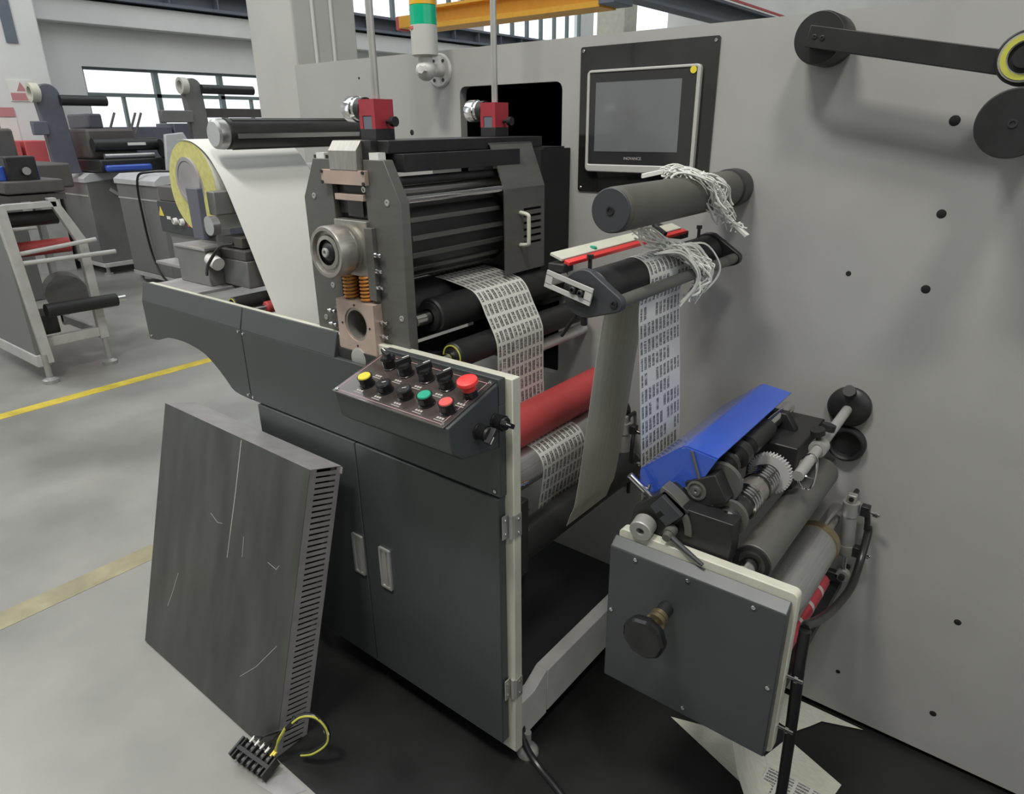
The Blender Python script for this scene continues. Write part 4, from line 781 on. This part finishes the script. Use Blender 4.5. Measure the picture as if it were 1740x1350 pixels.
# ================================================================== leaning cover with louvred side
th = math.radians(16); Uu = V(0, math.sin(th), math.cos(th)); Nb = V(0, math.cos(th), -math.sin(th)); A0 = V(-2.114, .66, .005)
lcv = thing('louvred_cover', 'scuffed dark sheet metal cover leaning against the cabinet doors', 'machine cover', A0)
def lp_(x, u, n): return A0 + V(x, 0, 0) + Uu * u + Nb * n
WD, HT, DP = .749, .82, .10
def lbox(mb, x0, x1, u0, u1, n0, n1): return mb.obox(lp_((x0 + x1) / 2, (u0 + u1) / 2, (n0 + n1) / 2), (1, 0, 0), Uu, Nb, (x1 - x0) / 2, (u1 - u0) / 2, (n1 - n0) / 2)
lbox(MB(), 0, WD, 0, HT, 0, .0015).build('front_sheet', M['coverdark'], lcv, .0005)
lbox(MB(), 0, WD, HT - .0015, HT, .0016, DP).build('top_flange', M['galv'], lcv); lbox(MB(), 0, .0015, 0, HT - .002, .0016, DP).build('left_flange', M['coverdark'], lcv)
sd = MB(); x0, x1 = WD - .0015, WD
lbox(sd, x0, x1, 0, HT - .002, .0016, .022); lbox(sd, x0, x1, 0, HT - .002, .086, DP); n = 50; p = (HT - .03) / n
for i in range(n): lbox(sd, x0, x1, .02 + i * p + p * .34, .02 + (i + 1) * p, .022, .086)
lbox(sd, x0, x1, 0, .02 + 0, .022, .086); sd.build('louvred_flange', M['galv'], lcv, 0, 'galvanised side with fifty slots')
lbox(MB(), WD - .02, WD + .008, HT - .02, HT - .002, DP - .002, DP).build('corner_tab', M['galv'], lcv)
lbox(MB(), .005, WD - .03, .01, HT - .01, DP - .01, DP - .008).build('back_stiffener', M['voidblack'], lcv)
C(lp_(.01, 0, .02), lp_(.035, 0, .02), .006).build('foot_pin', M['dullalu'], lcv)
def scratch(pts, w):
    m = MB()
    for (xa, ua), (xb, ub) in zip(pts, pts[1:]):
        a, b = lp_(xa, ua, -.0003), lp_(xb, ub, -.0003); m.obox((a + b) / 2, b - a, Nb, (b - a).cross(Nb), (b - a).length / 2, .0002, w)
    m.build('scratch', M['scratch'], lcv)
scratch([(.437, .815), (.435, .66), (.430, .54)], .0016); scratch([(.430, .54), (.427, .46)], .0012); scratch([(.497, .55), (.500, .49)], .0007); scratch([(.17, .31), (.145, .23), (.125, .18)], .0008); scratch([(.70, .31), (.62, .21), (.55, .145)], .0006)
scratch([(.32, .56), (.36, .545), (.385, .55)], .0006); scratch([(.62, .52), (.66, .515), (.67, .53)], .0006)
# terminal block with cables
tb = thing('terminal_block', 'black screw terminal block with looped black and yellow wires on the floor', 'terminal block', (-1.36, .60, 0))
c = V(-1.385, .615, .028); ax = V(.094, .012, -.006).normalized(); ay = V(-.05, .8, .25); ay = (ay - ax * ay.dot(ax)).normalized(); az = ax.cross(ay)
MB().obox(c, ax, ay, az, .060, .024, .010).obox(c + az * .012, ax, ay, az, .060, .006, .008).build('body', M['rubber'], tb, .001)
MB().obox(c - ax * .062 + az * .006, ax, ay, az, .003, .027, .017).build('end_wall', M['carbonend'], tb, .001); MB().obox(c + ax * .062 + az * .006, ax, ay, az, .003, .027, .017).build('end_wall', M['rubber'], tb, .001)
for k in range(6):
    for sg in (-1, 1): MB().obox(c + ax * (-.050 + k * .020) + ay * .017 * sg + az * .013, ax, ay, az, .002, .011, .010).build('divider', M['rubber'], tb)
for k in range(5):
    for sg in (-1, 1): C(c + ax * (-.040 + k * .020) + ay * .016 * sg + az * .009, c + ax * (-.040 + k * .020) + ay * .016 * sg + az * .014, .005, n=12).build('screw', M['steel'], tb)
knot = V(-1.330, .690, .115)
for k in range(6):
    s = c + ax * (-.040 + min(k, 4) * .020 + (.006 if k == 5 else 0)) + ay * .024 + az * .012; col = 'hose' if k < 4 else 'ring'
    MB().tube(smooth([s + ay * .016, s + (knot - s) * .45 + V(0, 0, .012 * (k % 2)), knot + V(0, 0, .003 * k - .008)], 6), .0026, 7).build('wire', M[col], tb)
    C(s, s + ay * .018, .0036, n=8).build('wire_sleeve', M['white' if k < 4 else 'yellow'], tb)
loop = smooth([knot, (-1.302, .715, .150), (-1.262, .735, .160), (-1.232, .745, .130), (-1.232, .740, .085), (-1.262, .715, .050), (-1.30, .70, .03)], 8)
MB().tube(loop, .0075, 10).build('cable_bundle', M['hose'], tb); MB().tube([p + V(.007, -.004, .004) for p in loop[4:]], .0030, 7).build('yellow_wire', M['ring'], tb)
for i in (6, 18, 26): MB().tube([loop[i] + V(math.cos(a) * .011, -.003, math.sin(a) * .011) for a in [k * .7 for k in range(10)]], .0012, 5).build('cable_tie', M['white' if i > 20 else 'rubber'], tb)
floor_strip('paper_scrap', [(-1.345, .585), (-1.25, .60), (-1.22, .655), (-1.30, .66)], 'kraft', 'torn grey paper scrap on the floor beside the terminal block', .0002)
# ================================================================== machines in the background
# nearest grey machine at the left: end frame with posts, rods, rollers
m1 = thing('slitting_machine', 'grey slitting machine with open end frame at the left edge', 'machine', (-5.6, 1.7, 0))
X = -5.3
B(-7.2, -5.22, 1.43, 1.46, .20, 1.17).build('side_panel', M['bgpaint'], m1, .004)
B(-7.2, -5.2, 1.42, 1.50, .12, .20).build('base_rail', M['lightframe'], m1, .004)
MB().obox((-5.21, 1.47, .655), (1, 0, 0), (0, 1, 0), (0, -.04, 1), .025, .03, .52).build('post', M['lightframe'], m1, .004)
MB().prism([(1.87, .20), (1.93, .20), (1.93, .90), (1.80, 1.19), (1.75, 1.19), (1.87, .88)], 'x', X - .03, X + .02).build('post', M['lightframe'], m1, .004)
B(X - .03, X + .02, 1.50, 1.87, .22, .285).build('cross_rail', M['lightframe'], m1, .004); B(X - .03, X + .02, 1.50, 1.80, 1.13, 1.17).build('top_rail', M['lightframe'], m1, .004)
C((-5.21, 1.46, .865), (-5.21, 1.96, .905), .014).build('rod', M['lightframe'], m1); C((-5.19, 1.49, .81), (-5.19, 2.06, .81), .015).build('rod', M['lightframe'], m1); C((X - .1, 1.5, 1.0), (X - .1, 1.68, 1.0), .012).build('rod', M['lightframe'], m1)
C((X - .15, 1.5, .86), (X - .15, 1.87, .86), .05).build('red_roller', M['redrub'], m1)
C((X - .2, 1.5, 1.05), (X - .2, 1.85, 1.05), .05).build('black_roller', M['black'], m1)
C((-5.2, 1.55, .485), (-5.2, 2.0, .475), .045).build('black_roller', M['rubber'], m1); C((-5.2, 2.0, .475), (-5.2, 2.06, .475), .024).build('roller_end', M['chrome'], m1)
C((-5.35, 1.75, .54), (-5.55, 1.80, .54), .13, n=40).build('material_roll', M['steel'], m1)
for x, y in ((-5.2, 1.47), (-5.3, 1.9)): MB().lathe((x, y, 0), (x, y, .2), [(0, .05), (.12, .05), (.2, .02), (1, .02)], 16).build('levelling_foot', M['dullalu'], m1)
for y in (1.50, 1.86): B(-5.95, -5.90, y, y + .05, .2, 1.17).build('rear_post', M['lightframe'], m1, .004)
B(-5.95, -5.3, 1.86, 1.90, .22, .28).build('side_rail', M['lightframe'], m1, .004); B(-5.62, -5.36, 1.5, 1.66, .285, .42).build('drive_box', M['black'], m1, .01)
B(-6.6, -5.38, 1.5, 1.9, 1.17, 1.21).build('deck', M['mud'], m1)
B(-6.4, -5.36, 1.55, 1.9, 1.22, 1.30).build('press_body', M['mud'], m1, .01); MB().prism([(1.5, 1.30), (1.5, 1.36), (1.62, 1.40), (1.80, 1.38), (1.80, 1.30)], 'x', -6.5, -5.45).build('blue_cover', M['blue'], m1, .006)
B(-5.55, -5.4, 1.60, 1.78, 1.27, 1.45).build('motor_block', M['black'], m1, .01); C((-5.38, 1.7, 1.36), (-5.36, 1.7, 1.36), .025).build('knob', M['chrome'], m1)
B(-6.8, -5.9, 1.56, 1.85, 1.40, 1.62).build('upper_block', M['mud'], m1, .02)
# two dark cabinets of the far line
def far_cabinet(lab, x0, x1, y0, y1, top, base=.14):
    c = thing('machine_cabinet', lab, 'cabinet', ((x0 + x1) / 2, (y0 + y1) / 2, 0), 'grey cabinets of the far machine line')
    B(x0, x1, y0, y1, base, top).build('body', M['bgpaint'], c, .01)
    MB().prism([(y0 - .015, top - .05), (y0 - .015, top), (y0 + .06, top + .05), (y1, top + .05), (y1, top - .0), (y0, top - .05)], 'x', x0 - .01, x1 + .01).build('top', M['bgtop'], c, .004)
    B(x0, x1, y0 - .004, y0 - .0005, top - .20, top - .185).build('trim_line', M['lightframe'], c)
    B(x0 - .02, x1 + .02, y0, y1, base - .05, base).build('base_frame', M['lightframe'], c, .004)
    for x in (x0 + .05, x1 - .05):
        for y in (y0 + .05, y1 - .05): MB().lathe((x, y, 0), (x, y, base - .05), [(0, .05), (.2, .05), (.3, .02), (1, .02)], 14).build('levelling_foot', M['dullalu'], c)
    return c
fc = far_cabinet('dark grey cabinet with pale top at the far left of the machine line', -10.6, -8.78, 3.33, 3.90, 1.10)
MB().obox((-8.775, 3.62, .93), (1, 0, 0), (0, .8, -.6), (0, .6, .8), .003, .06, .018).build('emblem', M['lightframe'], fc)
fc2 = far_cabinet('grey cabinet with hanging cable nearest the paper roll', -8.12, -7.22, 3.38, 3.95, 1.12)
MB().tube(smooth([(-7.15, 3.7, 1.20), (-7.45, 3.45, 1.20), (-7.56, 3.36, 1.12), (-7.55, 3.34, .7), (-7.5, 3.34, .35), (-7.35, 3.33, .16), (-7.15, 3.33, .10), (-6.95, 3.4, .06)], 6), .012, 7).build('cable', M['hose'], fc2)
for dx in (0, .07): MB().tube(smooth([(-9.72 + dx, 3.5, 1.17), (-9.75 + dx, 3.35, 1.13), (-9.76 + dx, 3.31, .9), (-9.72 + dx, 3.31, .45)], 5), .010, 6).build('cable', M['hose'], fc)
# towers with ring bearings
def tower(lab, x, y, ztop, bar, m, s=1.0):
    t = thing('unwind_tower', lab, 'machine tower', (x, y, 1.15), 'unwind towers on the far machine line')
    pts = [(y - .11, 1.15), (y + .15, 1.15), (y + .10, ztop - .15)] + [(y - .01 + .115 * math.cos(a), ztop - .12 + .115 * math.sin(a)) for a in [math.radians(d) for d in range(10, 171, 20)]] + [(y - .14, ztop - .2), (y - .12, ztop - .45)]
    MB().prism(pts, 'x', x - .10, x).build('upright', M[m], t, .01)
    MB().tubeY(x + .03, ztop - .10, y - .20, y - .12, .095, .06).build('ring_bearing', M['cream'], t); C((x + .03, y - .16, ztop - .10), (x + .03, y - .1, ztop - .10), .055).build('ring_core', M['dullalu'], t)
    C((x + .02, y + .08, ztop - bar[0]), (x + .02, y + bar[1], ztop - bar[0]), .055, n=20).build('shaft', M['black'], t)
    B(x - .02, x + .06, y - bar[2], y - .10, ztop - .52, ztop - .38).build('side_arm', M[m], t, .01)
    return t
tower('slate grey unwind tower with cream ring at the far left', -8.9, 3.22, 2.08, (.17, .56, .25), 'bluebox')
tw = tower('grey unwind tower with cream ring in front of the low window', -8.9, 4.87, 2.20, (.13, .80, .50), 'bgpaint')
B(-9.0, -8.95, 4.95, 6.03, 1.74, 1.85).build('rear_beam', M['mud'], tw, .006); B(-9.02, -8.88, 4.74, 5.04, 0, 1.149).build('pedestal', M['bgpaint'], tw, .01)
fp = thing('far_press', 'dark far press head with a blue guard between the towers', 'press', (-8.6, 3.9, 1.15))
B(-9.3, -8.5, 3.42, 4.2, 1.16, 1.30).build('bed', M['black'], fp, .02); B(-9.2, -8.7, 3.42, 3.95, 1.30, 1.62).build('head', M['mud'], fp, .03)
C((-8.6, 3.42, 1.45), (-8.6, 4.15, 1.45), .07).build('roller', M['black'], fp); C((-8.55, 3.5, 1.33), (-8.55, 4.05, 1.33), .03).build('roller', M['alu'], fp)
B(-8.5, -8.42, 3.45, 3.95, 1.17, 1.24).build('blue_guard', M['blue'], fp, .02); C((-8.5, 4.12, 1.40), (-8.5, 4.28, 1.40), .10).build('motor', M['black'], fp); C((-8.5, 4.1, 1.22), (-8.5, 4.22, 1.22), .07).build('motor', M['black'], fp)
B(-8.49, -8.485, 3.75, 3.95, 1.44, 1.47).build('name_print', M['white'], fp)
B(-9.6, -9.0, 3.6, 3.75, 1.62, 1.78).build('control_head', M['bluebox'], fp, .02)
for y in (3.95, 4.2, 4.27): C((-9.4, y, 1.55), (-9.4, y + .12, 1.80), .015, n=8).build('strut', M['steel'], fp)
sp2 = MB().prism([(4.05, 1.15), (4.10, 1.55), (4.32, 1.57), (4.38, 1.45), (4.44, 1.44), (4.62, 1.16)], 'x', -8.35, -8.30).thing('sloped_guard', M['bgtop'], 'pale stepped guard panel in front of the blue boxes', 'guard', bevel=.01)
bb = thing('blue_cabinet', 'slate blue control cabinets under the low window', 'cabinet', (-10, 5, 0))
B(-10.3, -9.8, 4.2, 4.95, 0, 1.64).build('cabinet_body', M['bluebox'], bb, .01); B(-10.3, -9.8, 4.98, 6.0, 0, 1.68).build('cabinet_body', M['bluebox'], bb, .01)
rb_ = thing('red_bin', 'red bins standing behind the far left tower', 'bin', (-9.6, 3.0, 0))
B(-9.9, -9.5, 2.86, 3.02, .9, 1.5).build('bin_body', M['poster'], rb_, .01); B(-9.9, -9.5, 3.06, 3.28, .9, 1.5).build('bin_body', M['poster'], rb_, .01); B(-9.9, -9.5, 2.86, 3.28, 0, .9).build('bin_stand', M['lightframe'], rb_)
lm = thing('far_left_tower', 'dark machine tower cut off by the left picture edge', 'machine tower', (-8.0, 2.25, 0))
B(-8.3, -8.0, 2.05, 2.42, 0, 1.78).build('upright', M['bgpaint'], lm, .01); MB().tubeY(-7.98, 1.85, 2.1, 2.2, .11, .06).build('ring_bearing', M['dullalu'], lm); B(-7.999, -7.98, 2.34, 2.42, 1.42, 1.50).build('switch_box', M['yellow'], lm)
B(-8.4, -7.5, 2.35, 2.75, 1.1, 1.32).build('press_body', M['mud'], lm, .02)

# unseen housing added behind the viewer to block low ambient light
nb = thing('unseen_light_block', 'added dark housing behind the viewer that blocks low light', 'machine', (.2, -1.35, 0))
B(-1.6, 2.6, -1.7, -1.05, .1, 1.75).build('housing', M['darkpaint'], nb, .01); B(-1.58, 2.58, -1.68, -1.07, 0, .1).build('plinth', M['black'], nb); B(-1.62, 2.62, -1.72, -1.03, 1.75, 1.79).build('housing_top', M['bgtop'], nb, .005)
